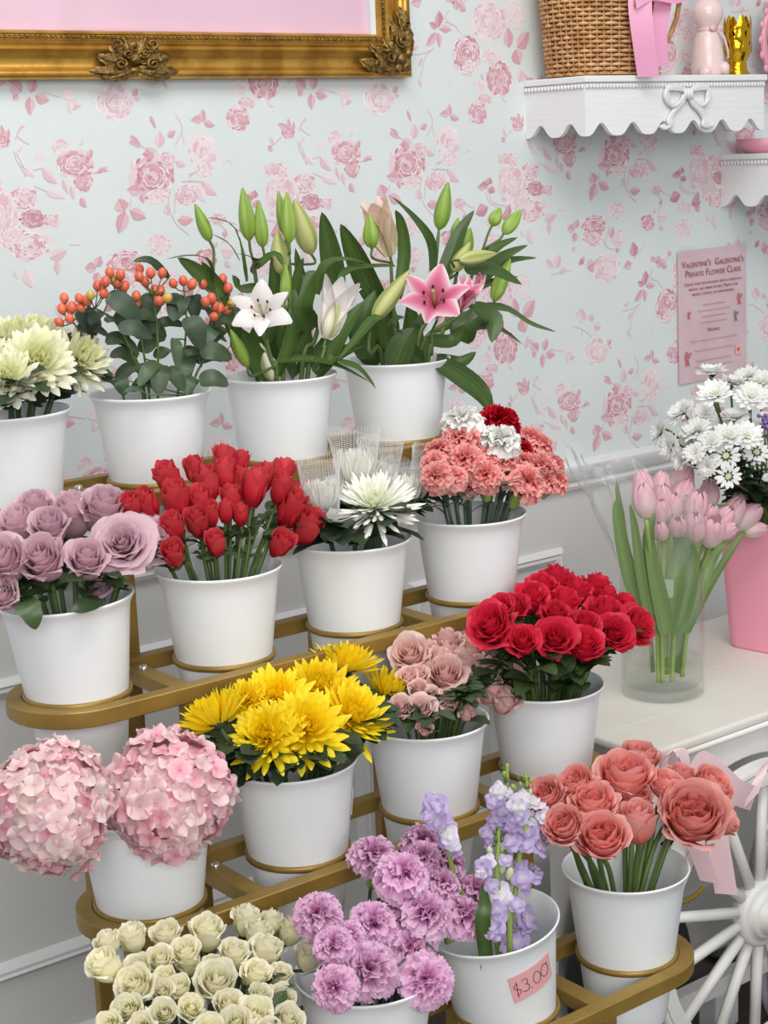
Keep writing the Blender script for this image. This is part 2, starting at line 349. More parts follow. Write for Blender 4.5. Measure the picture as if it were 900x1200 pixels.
# big upper cluster
T5 = crop(460, 0, 5)
def R5(x, y, d, tone, h=None): u, v = T5(x, y); mrose(u, v, d / 5, (h or d) / 5, tone)
def L5(*q): Lf(T5, *q, s=5)
R5(560, 130, 220, 1, 230); R5(710, 80, 120, 0, 150); R5(435, 320, 170, 3, 230); R5(455, 400, 90, 5, 90); R5(625, 460, 150, 3, 210); R5(580, 330, 110, 1, 90); R5(510, 505, 65, 1); R5(540, 580, 90, 2, 60); R5(500, 660, 115, 3, 135)
for q in ((680, 280, 670, 155, 76, 3), (730, 280, 800, 185, 90, 3), (720, 290, 745, 380, 95, 3), (740, 480, 755, 405, 36, 2), (265, 165, 272, 60, 50, 4), (255, 170, 215, 130, 36, 4), (275, 170, 345, 175, 46, 3), (255, 190, 195, 270, 50, 3), (265, 190, 275, 280, 42, 3), (370, 10, 425, 45, 50, 3), (355, 10, 320, -10, 30, 3), (360, 10, 365, 50, 24, 2), (700, 130, 775, 160, 46, 0), (175, 340, 150, 390, 24, 2), (150, 460, 170, 510, 22, 2), (120, 290, 150, 265, 22, 2), (640, 570, 670, 600, 20, 1), (345, 440, 330, 510, 20, 0), (520, 430, 530, 470, 22, 2)): L5(*q)
mstem([T5(*p) for p in ((300, 130), (350, 140), (400, 195))]); mstem([T5(*p) for p in ((245, 280), (190, 340), (165, 460))]); mstem([T5(*p) for p in ((330, 60), (310, 100), (345, 150))]); mstem([T5(*p) for p in ((105, 325), (190, 310), (240, 285))])
# flower with leaves beneath
B6 = crop(560, 340, 3.75)
R(B6, 520, 270, 105, 1, 120); R(B6, 530, 270, 50, 0)
for q in ((470, 130, 445, 80, 40, 2), (490, 130, 500, 105, 46, 2), (510, 160, 540, 165, 40, 2), (460, 140, 430, 90, 20, 1), (570, 240, 585, 215, 26, 3), (575, 245, 590, 250, 18, 2), (290, 265, 305, 212, 40, 3), (265, 265, 235, 235, 50, 3), (285, 280, 285, 342, 36, 3), (300, 275, 340, 285, 40, 3), (245, 250, 210, 215, 30, 2), (255, 275, 240, 295, 24, 3), (375, 265, 415, 250, 40, 0), (390, 290, 425, 295, 34, 2), (395, 280, 395, 320, 26, 1)): Lf(B6, *q)
St(B6, (320, 258), (370, 270)); St(B6, (420, 162), (455, 170), (500, 205)); St(B6, (460, 170), (455, 205))
# lower cluster between the bouquets
B5 = crop(640, 130, 3.75)
R(B5, 215, 500, 115, 3, 85); R(B5, 205, 560, 95, 2, 80); R(B5, 310, 440, 75, 1, 75); R(B5, 265, 690, 130, 1, 130); R(B5, 320, 560, 70, 1); R(B5, 445, 492, 62, 3, 75); R(B5, 485, 350, 45, 2); R(B5, 605, 515, 75, 1, 85); R(B5, 605, 420, 55, 1)
for q in ((125, 520, 92, 520, 40, 3), (128, 515, 140, 475, 36, 3), (130, 535, 120, 575, 36, 3), (285, 560, 295, 510, 34, 3), (310, 600, 315, 625, 26, 3), (385, 640, 380, 575, 52, 4), (375, 670, 340, 685, 40, 3), (150, 650, 165, 670, 46, 4), (180, 690, 215, 665, 60, 3), (130, 600, 110, 615, 22, 2), (490, 460, 530, 470, 56, 1), (500, 500, 515, 525, 26, 2), (470, 450, 480, 430, 18, 2), (495, 405, 510, 395, 24, 3), (550, 390, 590, 365, 54, 4), (590, 280, 560, 280, 30, 4), (592, 275, 598, 245, 28, 4), (598, 285, 615, 305, 28, 4), (640, 405, 680, 400, 36, 4), (660, 400, 668, 360, 30, 4), (665, 410, 670, 445, 36, 3), (45, 690, 60, 630, 46, 2), (30, 690, 0, 650, 30, 2), (60, 710, 85, 690, 30, 2),
          (480, 665, 500, 635, 36, 3), (475, 660, 460, 640, 24, 3), (510, 670, 530, 690, 34, 3), (535, 635, 545, 612, 26, 3), (440, 745, 440, 705, 36, 4), (500, 690, 495, 660, 24, 3)): Lf(B5, *q)
St(B5, (490, 370), (510, 400), (490, 440)); St(B5, (595, 310), (605, 345), (660, 365)); St(B5, (240, 560), (270, 600)); St(B5, (280, 500), (260, 590), (310, 610)); St(B5, (385, 650), (430, 590)); St(B5, (500, 350), (540, 370)); St(B5, (20, 720), (110, 700)); St(B5, (520, 660), (540, 640)); St(B5, (640, 400), (625, 450))

wall = MB()
wall.poly([(XL, 0, RAILZ), (XR, 0, RAILZ), (XR, 0, 2.9), (XL, 0, 2.9)], 0)
wall.poly([(XL, 0, -.02), (XR, 0, -.02), (XR, 0, RAILZ), (XL, 0, RAILZ)], 1)
def pp(pts, tone, lay):
    wall.poly([(x, -.0002 - lay * .000004, z) for x, z in pts], 2 + tone)
def petal_pts(x, z, a, r0, r1, wa, seed):
    r = random.Random(seed); out = []
    for k in range(9):
        s = k / 8; an = a + (s - .5) * wa; rr = r1 * (.86 + .14 * math.sin(PI * s)) * (1 + r.uniform(-.07, .07)); out.append((rr, an))
    for k in range(5):
        s = 1 - k / 4; out.append((r0 * (1 + r.uniform(-.1, .1)) + (r1 - r0) * .25 * (1 - math.sin(PI * s)), a + (s - .5) * wa * .85))
    return out
def draw_rose(x, z, w, h, tone, seed):
    r = random.Random(seed); lay = (seed % 3) * .35
    def put(rr, an): return (x + rr * math.cos(an) * w / 2, z + rr * math.sin(an) * h / 2)
    nb = 26; blob = [put((1.0 + .09 * math.sin(k * 2.2 + seed) + r.uniform(-.06, .06)), 2 * PI * k / nb) for k in range(nb)]
    if tone == 5: pp(blob, 5, 60); lay = 61
    else: pp(blob, max(0, tone - 2), lay); lay += 1
    tn = lambda d: min(4, max(0, (tone if tone < 5 else 1) + d))
    rings = [(1.02, .6, 9), (.8, .42, 8), (.6, .25, 6), (.42, .1, 5), (.24, 0, 4)]
    for gi, (r1, r0, n) in enumerate(rings):
        if w < .03 and gi in (1, 3): continue
        a0 = r.uniform(0, 6)
        for k in range(n):
            a = a0 + 2 * PI * k / n + r.uniform(-.2, .2); wa = 2 * PI / n * r.uniform(.95, 1.35)
            pt = petal_pts(x, z, a, r0, r1 * r.uniform(.9, 1.04), wa, seed * 31 + gi * 17 + k)
            d = r.choice((-2, -1, -1, 0, 0, 0, 1)); lay += 1
            pp([put(*q) for q in pt], tn(d), lay)
            if r.random() < .6:                      # pale turned edge of the printed petal
                lay += 1; hi = [(q[0] * 1.0, q[1]) for q in pt[1:8]] + [(q[0] * .9, q[1]) for q in pt[7:0:-1]]
                pp([put(*q) for q in hi], 5 if r.random() < .55 else tn(-2), lay)
            if r.random() < .7:                      # darker fold
                lay += 1; c = .5 * (r1 + r0); aa = a + r.uniform(-.2, .2)
                pp([put(c * 1.12, aa - wa * .22), put(c * 1.2, aa), put(c * 1.1, aa + wa * .25), put(c * .98, aa + wa * .05)], tn(1), lay)
def draw_leaf(x, z, x2, z2, wd, tone, seed):
    r = random.Random(seed); d = Vector((x2 - x, z2 - z)); n = Vector((-d.y, d.x)).normalized() * wd * .5; a = Vector((x, z)); pts = []
    bend = r.uniform(-.25, .25)
    for k in range(7): s = k / 6; pts.append(a + d * s + n * (math.sin(PI * s ** .8) * (1 + r.uniform(-.12, .12)) + bend * math.sin(PI * s)))
    for k in range(5, 0, -1): s = k / 6; pts.append(a + d * s + n * (-math.sin(PI * s ** .8) * (1 + r.uniform(-.12, .12)) + bend * math.sin(PI * s)))
    lv_ = 92 + (seed % 13) * 3; pp([(p.x, p.y) for p in pts], tone, lv_)
    half = pts[:7] + [a + d * (k / 6) + n * bend * math.sin(PI * k / 6) for k in range(5, 0, -1)]
    pp([(p.x, p.y) for p in half], max(0, tone - 1), lv_ + 1)
    pp([tuple(a + n * .06), tuple(a + d * .9 + n * (.06 + bend * .3)), tuple(a + d * .9 - n * (.02 - bend * .3)), tuple(a - n * .06)], min(4, tone + 1), lv_ + 2)
for ti in range(-2, 5):
    for tj in range(-3, 3):
        for k, e in enumerate(mo):
            ox, oz = ti * PW, tj * QW
            if e[0] == 'stem':
                P = [(a + ox, b + oz) for a, b in e[1]]
                if not all(RAILZ + .02 < b < 2.6 and .8 < a < 3.6 for a, b in P): continue
                sp = spline([Vector((a, 0, b)) for a, b in P], 5); w = e[2] / 2
                for i in range(len(sp) - 1):
                    d = (sp[i + 1] - sp[i]); nn = Vector((-d.z, 0, d.x)).normalized() * w
                    pp([((sp[i] + nn).x, (sp[i] + nn).z), ((sp[i + 1] + nn).x, (sp[i + 1] + nn).z), ((sp[i + 1] - nn).x, (sp[i + 1] - nn).z), ((sp[i] - nn).x, (sp[i] - nn).z)], 2, 90 + (k % 7) * .3)
                continue
            x, z = e[1] + ox, e[2] + oz
            if not (.85 < x < 3.5 and RAILZ + .035 < z < 2.3): continue
            if e[0] == 'rose': draw_rose(x, z, e[3], e[4], e[6], k + 3)
            else: draw_leaf(x, z, e[3] + ox, e[4] + oz, e[5], e[6], k)
struct(build(wall, 'wall_back', ['paper', 'dado'] + ['print%d' % i for i in range(6)], smooth=False))
fl = MB(); fl.poly([(XL - 2, -3.2, 0), (XR, -3.2, 0), (XR, 0.02, 0), (XL - 2, .02, 0)]); struct(build(fl, 'floor', 'floorwood', smooth=False))
struct(hbox('trim_1', 'trim', XL, XR, [(0, .868), (-.010, .870), (-.014, .878), (-.012, .886), (-.020, .893), (-.022, .905), (-.026, .912), (-.026, .921), (-.02, .926), (0, .928)]))
struct(hbox('baseboard_back', 'trim', XL, XR, [(0, 0), (-.016, 0), (-.016, .1), (-.012, .112), (-.006, .118), (0, .122)]))
def panel(n, x0, x1, z0, z1):
    prof = [(0, 0), (.004, .010), (.010, .014), (.014, .011), (.02, .012), (.028, .006), (.034, 0)]   # (inwards, depth)
    mb = MB()
    for (ax, az, bx, bz) in ((x0, z0, x1, z0), (x1, z0, x1, z1), (x1, z1, x0, z1), (x0, z1, x0, z0)):
        cx, cz = (x0 + x1) / 2, (z0 + z1) / 2
        def fn(u, v):
            w, d = prof[int(round(v * 6))]; x = ax + (bx - ax) * u; z = az + (bz - az) * u
            x += (w if x < cx else -w); z += (w if z < cz else -w); return (x, -d, z)
        mb.grid(fn, 1, 6)
    struct(smooth_angle(build(mb, 'trim_%d' % n, 'trim'), 40))
panel(2, .35, 1.79, .245, .755); panel(3, 1.90, 2.30, .245, .755)
# ------------------------------------------------------------------ flower stand and buckets
X0 = [.9009, .8762, .8692, .8161]; YB = [-.468, -.654, -.810, -1.011]; ZR = [1.252, 1.0495, .836, .651]; SP = .2085
BH = .205; RB = .0505; RT = .0742; RRIM = .0808
def body_r(z): return RB + (RT - RB) * min(1, z / .19)
stand = thing('flower_stand', (1.15, -.74, 0), 'tiered gold painted metal stand with ring holders carrying all the white buckets', 'flower stand')
def sloc(mb, name, mats, **k):
    o = build(mb, name, mats, stand, **k); o.matrix_local = T(-stand.location); return o
for k in range(4):
    x0, y, z = X0[k], YB[k], ZR[k] - .12; x3 = x0 + 3 * SP
    path = []
    for i in range(21): a = PI / 2 + PI * i / 20; path.append((x0, a))
    for i in range(21): a = -PI / 2 + PI * i / 20; path.append((x3, a))
    sec = [(.0665, .003), (.0675, .004), (.0845, .004), (.0858, .0028), (.0858, -.0148), (.0845, -.016), (.0675, -.016), (.0665, -.015)]
    mb = MB(); n = len(path)
    def fr(u, v):
        cx, a = path[int(round(v * n)) % n]; r, dz = sec[int(round(u * 8)) % 8]; return (cx + r * math.cos(a), y + r * math.sin(a), z + dz)
    mb.grid(fr, 8, n, 0, True); smooth_angle(sloc(mb, 'tier_frame', 'gold_paint'), 40)
    for i in range(4):
        mb = MB(); cx = x0 + i * SP
        mb.lathe([(.0618, -.004), (.0655, -.004), (.0662, -.001), (.0655, .0025), (.0635, .0035), (.0618, .002), (.0618, -.004)], 48, M4=T((cx, y, z + .004))); sloc(mb, 'bucket_ring', 'gold_paint')
    for j, t in enumerate((.52, 2.45)):
        cx = x0 + t * SP; mb = MB(); mb.box(cx - .0125, cx + .0125, y - .068, y + .068, z - .02, z - .001)
        bevel(sloc(mb, 'crossbar', 'gold_paint', smooth=False), .0015)
        mb = MB(); mb.lathe([(.0, .004), (.003, .0036), (.0052, .002), (.0058, 0), (.0058, -.002)], 16, M4=T((cx + .002, y + .035, z + .0005))); sloc(mb, 'screw', 'screw')
        for s in (-1, 1):
            if k == 0 and s > 0: pass
            mb = MB(); yy = y + s * .076; mb.box(cx - .011, cx + .011, yy - .0085, yy + .0085, 0, z - .0155); bevel(sloc(mb, 'leg', 'gold_paint', smooth=False), .0015)
for t in (.52, 2.45):
    xs = [X0[k] + t * SP for k in range(4)]
    mb = MB(); mb.tube([(xs[3], YB[3] - .09, .012), (xs[0], YB[0] + .09, .012)], .012, 4); sloc(mb, 'foot_rail', 'gold_paint', smooth=False)
mb = MB(); mb.tube([(X0[2] - .05, YB[2] - .045, .69), (X0[2] - .055, YB[2] - .08, .005)], .012, 4); sloc(mb, 'leg', 'gold_paint', smooth=False)

prof = [(0.0, .004), (RB - .004, .004), (RB - .001, .0), (RB, .003)]
prof += [(body_r(z), z) for z in (.03, .085, .14, .18)] + [(.0745, .191), (.0765, .197), (.0795, .2025), (.0808, .2045), (.0812, .206), (.0808, .2075), (.0797, .2078), (.0785, .206), (.0755, .199), (.0735, .192)]
prof += [(body_r(z) - .0012, z) for z in (.18, .14, .085, .03)] + [(RB - .003, .009), (0, .009)]
bm_ = MB(); bm_.lathe(prof, 72); BUCKET = bm_.mesh('bucket', 'bucket')
BL = {(0, 0): 'cream chrysanthemums beside the wall', (0, 1): 'orange hypericum berries', (0, 2): 'white lilies', (0, 3): 'pink lilies',
      (1, 0): 'mauve roses', (1, 1): 'small red spray roses', (1, 2): 'white netted chrysanthemums', (1, 3): 'pink carnations',
      (2, 0): 'pink hydrangeas', (2, 1): 'yellow chrysanthemums', (2, 2): 'pale pink spray roses', (2, 3): 'big red roses',
      (3, 0): 'cream spray roses', (3, 1): 'lilac carnations', (3, 2): 'lavender stock, with the price card', (3, 3): 'coral garden roses'}
buckets = {}
def bucket_base(k, i): return Vector((X0[k] + i * SP, YB[k], ZR[k] - .2065))
TILT = {(3, 2): Quaternion(FWD, math.radians(-7)) @ Quaternion(RGT, math.radians(4)), (1, 0): Quaternion(FWD, math.radians(-2.5)), (2, 1): Quaternion(FWD, math.radians(-1.0))}
for (k, i), d in BL.items():
    lb = ('tilted ' if (k, i) == (3, 2) else '') + 'white enamel bucket in a stand ring, holding the ' + d
    o = tag(link('bucket', BUCKET), lb, 'bucket', 'white buckets in the flower stand'); b = bucket_base(k, i)
    q = TILT.get((k, i), Quaternion()); piv = Vector((0, 0, .0865))
    o.matrix_world = T(b) @ T(piv) @ q.to_matrix().to_4x4() @ T(-piv); buckets[(k, i)] = o

# price card and blank tag on their buckets
def curved_card(bk, ang, zc, w, h, roll, name, label, cat, m):
    """card bowed round the outside of a bucket"""
    bo = buckets[bk]; mb = MB(); cr, sr = math.cos(roll), math.sin(roll)
    def pt(a, b, off):
        da, dz = a * cr - b * sr, a * sr + b * cr; z = zc + dz; r = body_r(z) + off; an = ang + da / r
        return (r * math.cos(an), r * math.sin(an), z)
    nu = 10
    mb.grid(lambda u, v: pt((u - .5) * w, (v - .5) * h, .0016), nu, 4); mb.grid(lambda u, v: pt((.5 - u) * w, (v - .5) * h, .0009), nu, 4)
    for (a, b, c, d) in (((-.5), -.5, .5, -.5), (.5, -.5, .5, .5), (.5, .5, -.5, .5), (-.5, .5, -.5, -.5)):
        mb.grid(lambda u, v: pt((a + (c - a) * u) * w, (b + (d - b) * u) * h, .0009 + .0007 * v), nu, 1)
    o = tag(build(mb, name, m, smooth=False), label, cat); o.matrix_world = bo.matrix_world.copy(); return o, pt
sign, spt = curved_card((3, 2), math.radians(-97), .157, .061, .037, math.radians(10), 'price_sign', 'pink card with a handwritten price, stuck on the tilted bucket', 'sign', 'card')
def arc(cx, cy, rx, ry, a0, a1, n=16): return [(cx + rx * math.cos(math.radians(a0 + (a1 - a0) * i / n)), cy + ry * math.sin(math.radians(a0 + (a1 - a0) * i / n))) for i in range(n + 1)]
strokes = [arc(-.0175, .0025, .0028, .003, 60, 270, 10) + arc(-.0175, -.0035, .003, .003, 90, -120, 10), [(-.0172, .0085), (-.0182, -.0095)],
           arc(-.0095, .0042, .0030, .0034, 150, -80, 10) + arc(-.0095, -.0028, .0036, .0038, 85, -150, 12), arc(-.0042, -.0062, .0004, .0004, 0, 360, 6),
           arc(.0035, .0005, .0042, .0066, 100, 470, 20), arc(.0135, .0010, .0048, .0068, 110, 480, 20), [(.0165, .0066), (.0185, .0074)]]
for st in strokes:
    mb = MB(); P = [spt(a * 1.32, b * 1.28, .0017) for a, b in st]; mb.tube(P, .00045, 5); build(mb, 'ink_stroke', 'marker', sign)
curved_card((2, 1), math.radians(-37), .150, .014, .034, math.radians(0), 'tag', 'small blank white tag on the side of the yellow chrysanthemum bucket', 'tag', 'whitecard')

# ------------------------------------------------------------------ gilt frame
FX0, FX1, FZ0, FZ1 = .81, 1.935, 1.681, 2.42
fcx, fcz = (FX0 + FX1) / 2, (FZ0 + FZ1) / 2
frame = thing('picture_frame', (fcx, 0, FZ0), 'ornate gilt frame around a pink panel, hung on the floral wallpaper', 'picture frame')
def floc(mb, name, mats, par=frame, **k):
    o = build(mb, name, mats, par, **k)
    if par is frame: o.matrix_local = T(-frame.location)
    return o
fprof = [(.0, -.001), (.0, .022), (.003, .027), (.008, .028), (.012, .026), (.014, .022), (.020, .0185), (.028, .019), (.036, .023), (.042, .029), (.0445, .0305), (.046, .0275), (.050, .0275), (.052, .031), (.054, .0315), (.056, .029), (.058, .026), (.066, .026), (.0675, .028), (.070, .028), (.072, .024), (.074, .010)]
for (ax, az, bx, bz) in ((FX0, FZ0, FX1, FZ0), (FX1, FZ0, FX1, FZ1), (FX1, FZ1, FX0, FZ1), (FX0, FZ1, FX0, FZ0)):
    mb = MB()
    def fn(u, v):
        w, d = fprof[int(round(v * (len(fprof) - 1)))]; x = ax + (bx - ax) * u; z = az + (bz - az) * u
        return (x + (w if x < fcx else -w), -d, z + (w if z < fcz else -w))
    mb.grid(fn, 1, len(fprof) - 1); smooth_angle(floc(mb, 'frame_side', 'gilt'), 50)
# carved beading just outside the sight edge
def bead_run(ax, az, bx, bz):
    mb = MB(); L = math.hypot(bx - ax, bz - az); n = int(L / .0085); dx, dz = (bx - ax) / L, (bz - az) / L
    for i in range(n):
        s = (i + .5) / n; x, z = ax + (bx - ax) * s, az + (bz - az) * s
        mb.ball((x, -.0268, z), .0036, 6, 0, (1 if dx else .7, .9, .7 if dx else 1))
        for sg in (-1, 1): mb.ball((x + (.0042 * dx) + sg * .0026 * abs(dz), -.0262, z + .0042 * dz + sg * .0026 * abs(dx)), .0016, 5)
    floc(mb, 'carved_band', 'gilt_old')
g = .062
bead_run(FX0 + g, FZ0 + g, FX1 - g, FZ0 + g); bead_run(FX1 - g, FZ0 + g, FX1 - g, FZ1 - g)
def acanthus(mb, M4, L, w, curl, seed):
    r = random.Random(seed)
    def fn(u, v):
        x = u * 2 - 1; prof = (math.sin(PI * (.12 + .86 * v)) ** .7) * (1 + .16 * math.sin(v * 26 + seed)); k = curl * v * v
        p = Vector((v * L * math.cos(k), x * w * .5 * prof + v * L * math.sin(k) * .6, .004 + .007 * math.sin(PI * v) - .006 * x * x + .0022 * math.cos(x * 7)))
        p = M4 @ p; return (p.x, p.y, p.z)
    mb.grid(fn, 8, 14)
def scroll(mb, M4, r0, turns, th):
    P = []
    for i in range(28):
        s = i / 27; a = turns * 2 * PI * s; rr = r0 * (1 - .82 * s); P.append(M4 @ Vector((rr * math.cos(a), rr * math.sin(a), .006 + .005 * s)))
    mb.tube(P, lambda t: th * (1 - .4 * t), 6)
# local ornament plane: x along the frame, y up, z out of the wall
def orn(x, z): return Matrix(((1, 0, 0, x), (0, 0, -1, -.024), (0, 1, 0, z), (0, 0, 0, 1)))
def rz(a): return Matrix.Rotation(math.radians(a), 4, 'Z')
mb = MB(); O = orn(fcx, FZ0 + .026) @ Matrix.Diagonal((1.45, .95, .8, 1))
for sx in (1, -1):
    Fm = O @ Matrix.Diagonal((sx, 1, 1, 1))
    for a, L, w, x, y in ((-12, .052, .026, .004, -.014), (10, .040, .024, .008, -.004), (38, .036, .02, .006, .004), (65, .03, .018, .004, .008), (-30, .044, .018, 0, -.012)): acanthus(mb, Fm @ T((x, y, .003)) @ rz(a), L, w, .3, a)
    scroll(mb, Fm @ T((.021, .028, .004)) @ rz(120), .011, 1.4, .003); scroll(mb, Fm @ T((.02, -.004, .008)) @ rz(20), .009, 1.5, .0028); scroll(mb, Fm @ T((.010, .012, .009)) @ rz(200), .007, 1.3, .0025)
mb.ball(tuple(O @ Vector((0, .004, .010))), .009, 12, 0, (1.1, .6, 1)); mb.ball(tuple(O @ Vector((0, .026, .008))), .006, 10, 0, (1.3, .6, 1)); mb.ball(tuple(O @ Vector((0, -.014, .008))), .007, 10, 0, (1.6, .6, .7))
for k in range(7): a = math.radians(20 + k * 23.3); mb.ball(tuple(O @ Vector((.014 * math.cos(a), .004 + .014 * math.sin(a), .008))), .0026, 6)
floc(mb, 'ornament', 'gilt_old')
mb = MB(); O = orn(FX1 - .03, FZ0 + .03)
for flip in (0, 1):
    Fm = O @ (Matrix(((-1, 0, 0, 0), (0, 1, 0, 0), (0, 0, 1, 0), (0, 0, 0, 1))) if not flip else Matrix(((0, 1, 0, 0), (1, 0, 0, 0), (0, 0, 1, 0), (0, 0, 0, 1))) @ Matrix.Diagonal((1, -1, 1, 1)))
    for a, L, w, x, y in ((0, .085, .026, 0, -.016), (16, .070, .022, .008, -.006), (-14, .06, .022, 0, -.012), (30, .05, .02, 0, .004), (6, .045, .02, .048, -.014), (45, .036, .02, 0, .004)): acanthus(mb, Fm @ T((x, y, .004)) @ rz(a), L, w, .35, a + flip)
    scroll(mb, Fm @ T((.03, .004, .010)) @ rz(40), .012, 1.6, .003); scroll(mb, Fm @ T((.058, -.008, .010)) @ rz(150), .008, 1.4, .0024)
for q in ((0, 0, .013), (-.012, .012, .011), (.010, -.012, .010), (-.022, .024, .009), (.016, .010, .008), (-.008, -.014, .008)): mb.ball(tuple(O @ Vector((q[0], q[1], .010))), q[2], 10, 0, (1, .7, 1))
floc(mb, 'corner_ornament', 'gilt_old')
mb = MB(); rr = random.Random(2)
mb.grid(lambda u, v: (FX0 + .06 + (FX1 - FX0 - .12) * u, -.009 - .004 * math.sin(9 * u + 3 * v) * math.exp(-((u - .42) / .18) ** 2) - .004 * math.exp(-((u - .38 - .1 * v) / .03) ** 2), FZ0 + .06 + (FZ1 - FZ0 - .12) * v), 80, 20)
floc(mb, 'pink_panel', 'pinkpanel')
mb = MB(); mb.box(FX1 - .085, FX1 - .0735, -.02, -.006, FZ0 + .06, FZ1 - .06); floc(mb, 'glass_edge', 'clearplastic', smooth=False)

# ------------------------------------------------------------------ scalloped shelves
def shelf(name, x0, x1, ztop, depth, label, bow):
    s = thing(name, (x0, 0, ztop - .1), label, 'shelf'); off = T(-s.location)
    def b(mb, nm, m='shelf', **k): o = build(mb, nm, m, s, **k); o.matrix_local = off; return o
    mb = MB(); mb.box(x0 - .004, x1 + .004, -depth - .006, 0, ztop - .012, ztop); bevel(b(mb, 'shelf_board', smooth=False), .002)
    zb = ztop - .108
    def skirt(P0, P1, n, nm):
        P0, P1 = Vector(P0), Vector(P1); d = (P1 - P0); nrm = Vector((d.y, -d.x, 0)).normalized(); mb = MB(); K = n * 14
        def edge(u): return zb + .024 * (.5 - .5 * math.cos(2 * PI * u * n)) ** 1.9
        top = ztop - .013
        for side, o in ((1, 0), (-1, .009)):
            mb.grid(lambda u, v: tuple(P0 + d * u - nrm * o + Vector((0, 0, edge(u) * (1 - v) + top * v))), K, 2)
        mb.grid(lambda u, v: tuple(P0 + d * u - nrm * (.009 * v) + Vector((0, 0, edge(u)))), K, 1)
        smooth_angle(b(mb, nm), 40)
    skirt((x0, 0, 0), (x0, -depth, 0), 2, 'side_skirt'); skirt((x0, -depth, 0), (x1, -depth, 0), max(2, round((x1 - x0) / .087)), 'front_skirt'); skirt((x1, -depth, 0), (x1, 0, 0), 2, 'side_skirt')
    mb = MB(); n = int((x1 - x0) / .0085)
    for i in range(n): mb.ball((x0 + (i + .5) * (x1 - x0) / n, -depth - .002, ztop - .019), .0043, 6, 0, (.85, .8, 1.15))
    m2 = int(depth / .0085)
    for i in range(m2): mb.ball((x0 - .002, -(i + .5) * depth / m2, ztop - .019), .0043, 6, 0, (.8, .85, 1.15))
    b(mb, 'beading', 'trim')
    if bow:
        mb = MB(); O = Matrix(((1, 0, 0, bow), (0, 0, -1, -depth - .001), (0, 1, 0, ztop - .048), (0, 0, 0, 1))) @ Matrix.Diagonal((1.55, .95, 1, 1))
        for sx in (1, -1):
            Fm = O @ Matrix.Diagonal((sx, 1, 1, 1))
            for oy, th in ((0, .0045), (.004, .004), (-.004, .004)):
                loop = [Fm @ Vector(p) for p in ((.004, .020 + oy * .4, .006), (.020, .026 + oy, .007), (.036, .024 + oy * .6, .006), (.040 - abs(oy), .010, .006), (.034, -.004, .006), (.024, -.010 + oy * .3, .006), (.014, -.002, .006), (.006, .012, .006))]
                mb.tube(spline(loop, 5), lambda t: th * (.6 + .5 * math.sin(PI * t)), 6)
            tail = [Fm @ Vector(p) for p in ((.004, .012, .005), (.012, -.006, .005), (.024, -.020, .005), (.032, -.036, .005), (.030, -.048, .006), (.040, -.052, .006), (.046, -.047, .005))]
            for o2 in (-.004, 0, .004): mb.tube(spline([p + Vector((o2, 0, o2 * .3)) for p in tail], 5), lambda t: .0042 * (1 - .3 * t), 6)
        for o2 in (-.005, 0, .005): mb.tube([O @ Vector((o2, .003, .008)), O @ Vector((o2, .024, .008))], .0042, 6)
        b(mb, 'carved_bow', 'trim')
    return s
shelf('wall_shelf', 2.228, 2.727, 1.674, .16, 'upper white scalloped wall shelf with a carved bow, under the wicker basket', 2.495)
shelf('wall_shelf', 2.783, 3.28, 1.52, .16, 'lower white scalloped wall shelf beside the poster, half out of view', None)

# ------------------------------------------------------------------ things on the shelves
ZS = 1.674
bk = thing('wicker_basket', (2.352, -.085, ZS), 'brown wicker basket with a looped handle on the upper white shelf', 'basket')
ba, bb, bhgt = .118, .066, .21
def bpt(a, z, off=0):
    k = 1 + .16 * z / bhgt; c, s_ = math.cos(a), math.sin(a); q = 2 / 2.6
    return Vector(((ba * k + off) * math.copysign(abs(c) ** q, c), (bb * k + off) * math.copysign(abs(s_) ** q, s_), z))
NS = 44; mb = MB()
for i in range(NS): a = 2 * PI * i / NS; mb.tube([bpt(a, .004 + (bhgt - .004) * t / 8) for t in range(9)], .0022, 5)
build(mb, 'upright_stakes', 'wicker', bk)
mb = MB(); rows = 25
for j in range(rows):
    z = .005 + (bhgt - .008) * j / rows; K = NS * 3
    P = [bpt(2 * PI * i / K, z, .0034 * math.cos(NS / 2 * 2 * PI * i / K + (PI if j % 2 else 0))) for i in range(K + 1)]
    o0 = len(mb.v); mb.tube(P, .0034, 5, 0, False, (j % 3) / 2)
build(mb, 'woven_wall', 'wicker', bk)
mb = MB(); mb.grid(lambda u, v: tuple(bpt(2 * PI * u, bhgt * .97 * v, -.005)), 40, 6, 0, True); mb.poly([tuple(bpt(2 * PI * i / 40, .002, -.004)) for i in range(40)]); build(mb, 'lining', 'wicker_dark', bk)
mb = MB()
hp = [Vector((.0 + .062 * math.cos(t), -.098 - .006 * math.sin(t), .117 + .078 * math.sin(t))) for t in [PI * (.9 + 1.2 * i / 30) for i in range(31)]]
hp = [Vector((.046 + .058 * math.sin(2 * PI * i / 40), -.094 + .02 * math.cos(2 * PI * i / 40), .117 - .078 * math.cos(2 * PI * i / 40))) for i in range(41)]
for ph in (0, 2 * PI / 3, 4 * PI / 3):
    P = [p + Vector((math.cos(ph + i * .9), 0, math.sin(ph + i * .9))) * .0028 for i, p in enumerate(hp)]; mb.tube(P, .0034, 6, 0, False)
build(mb, 'handle', 'wicker', bk)
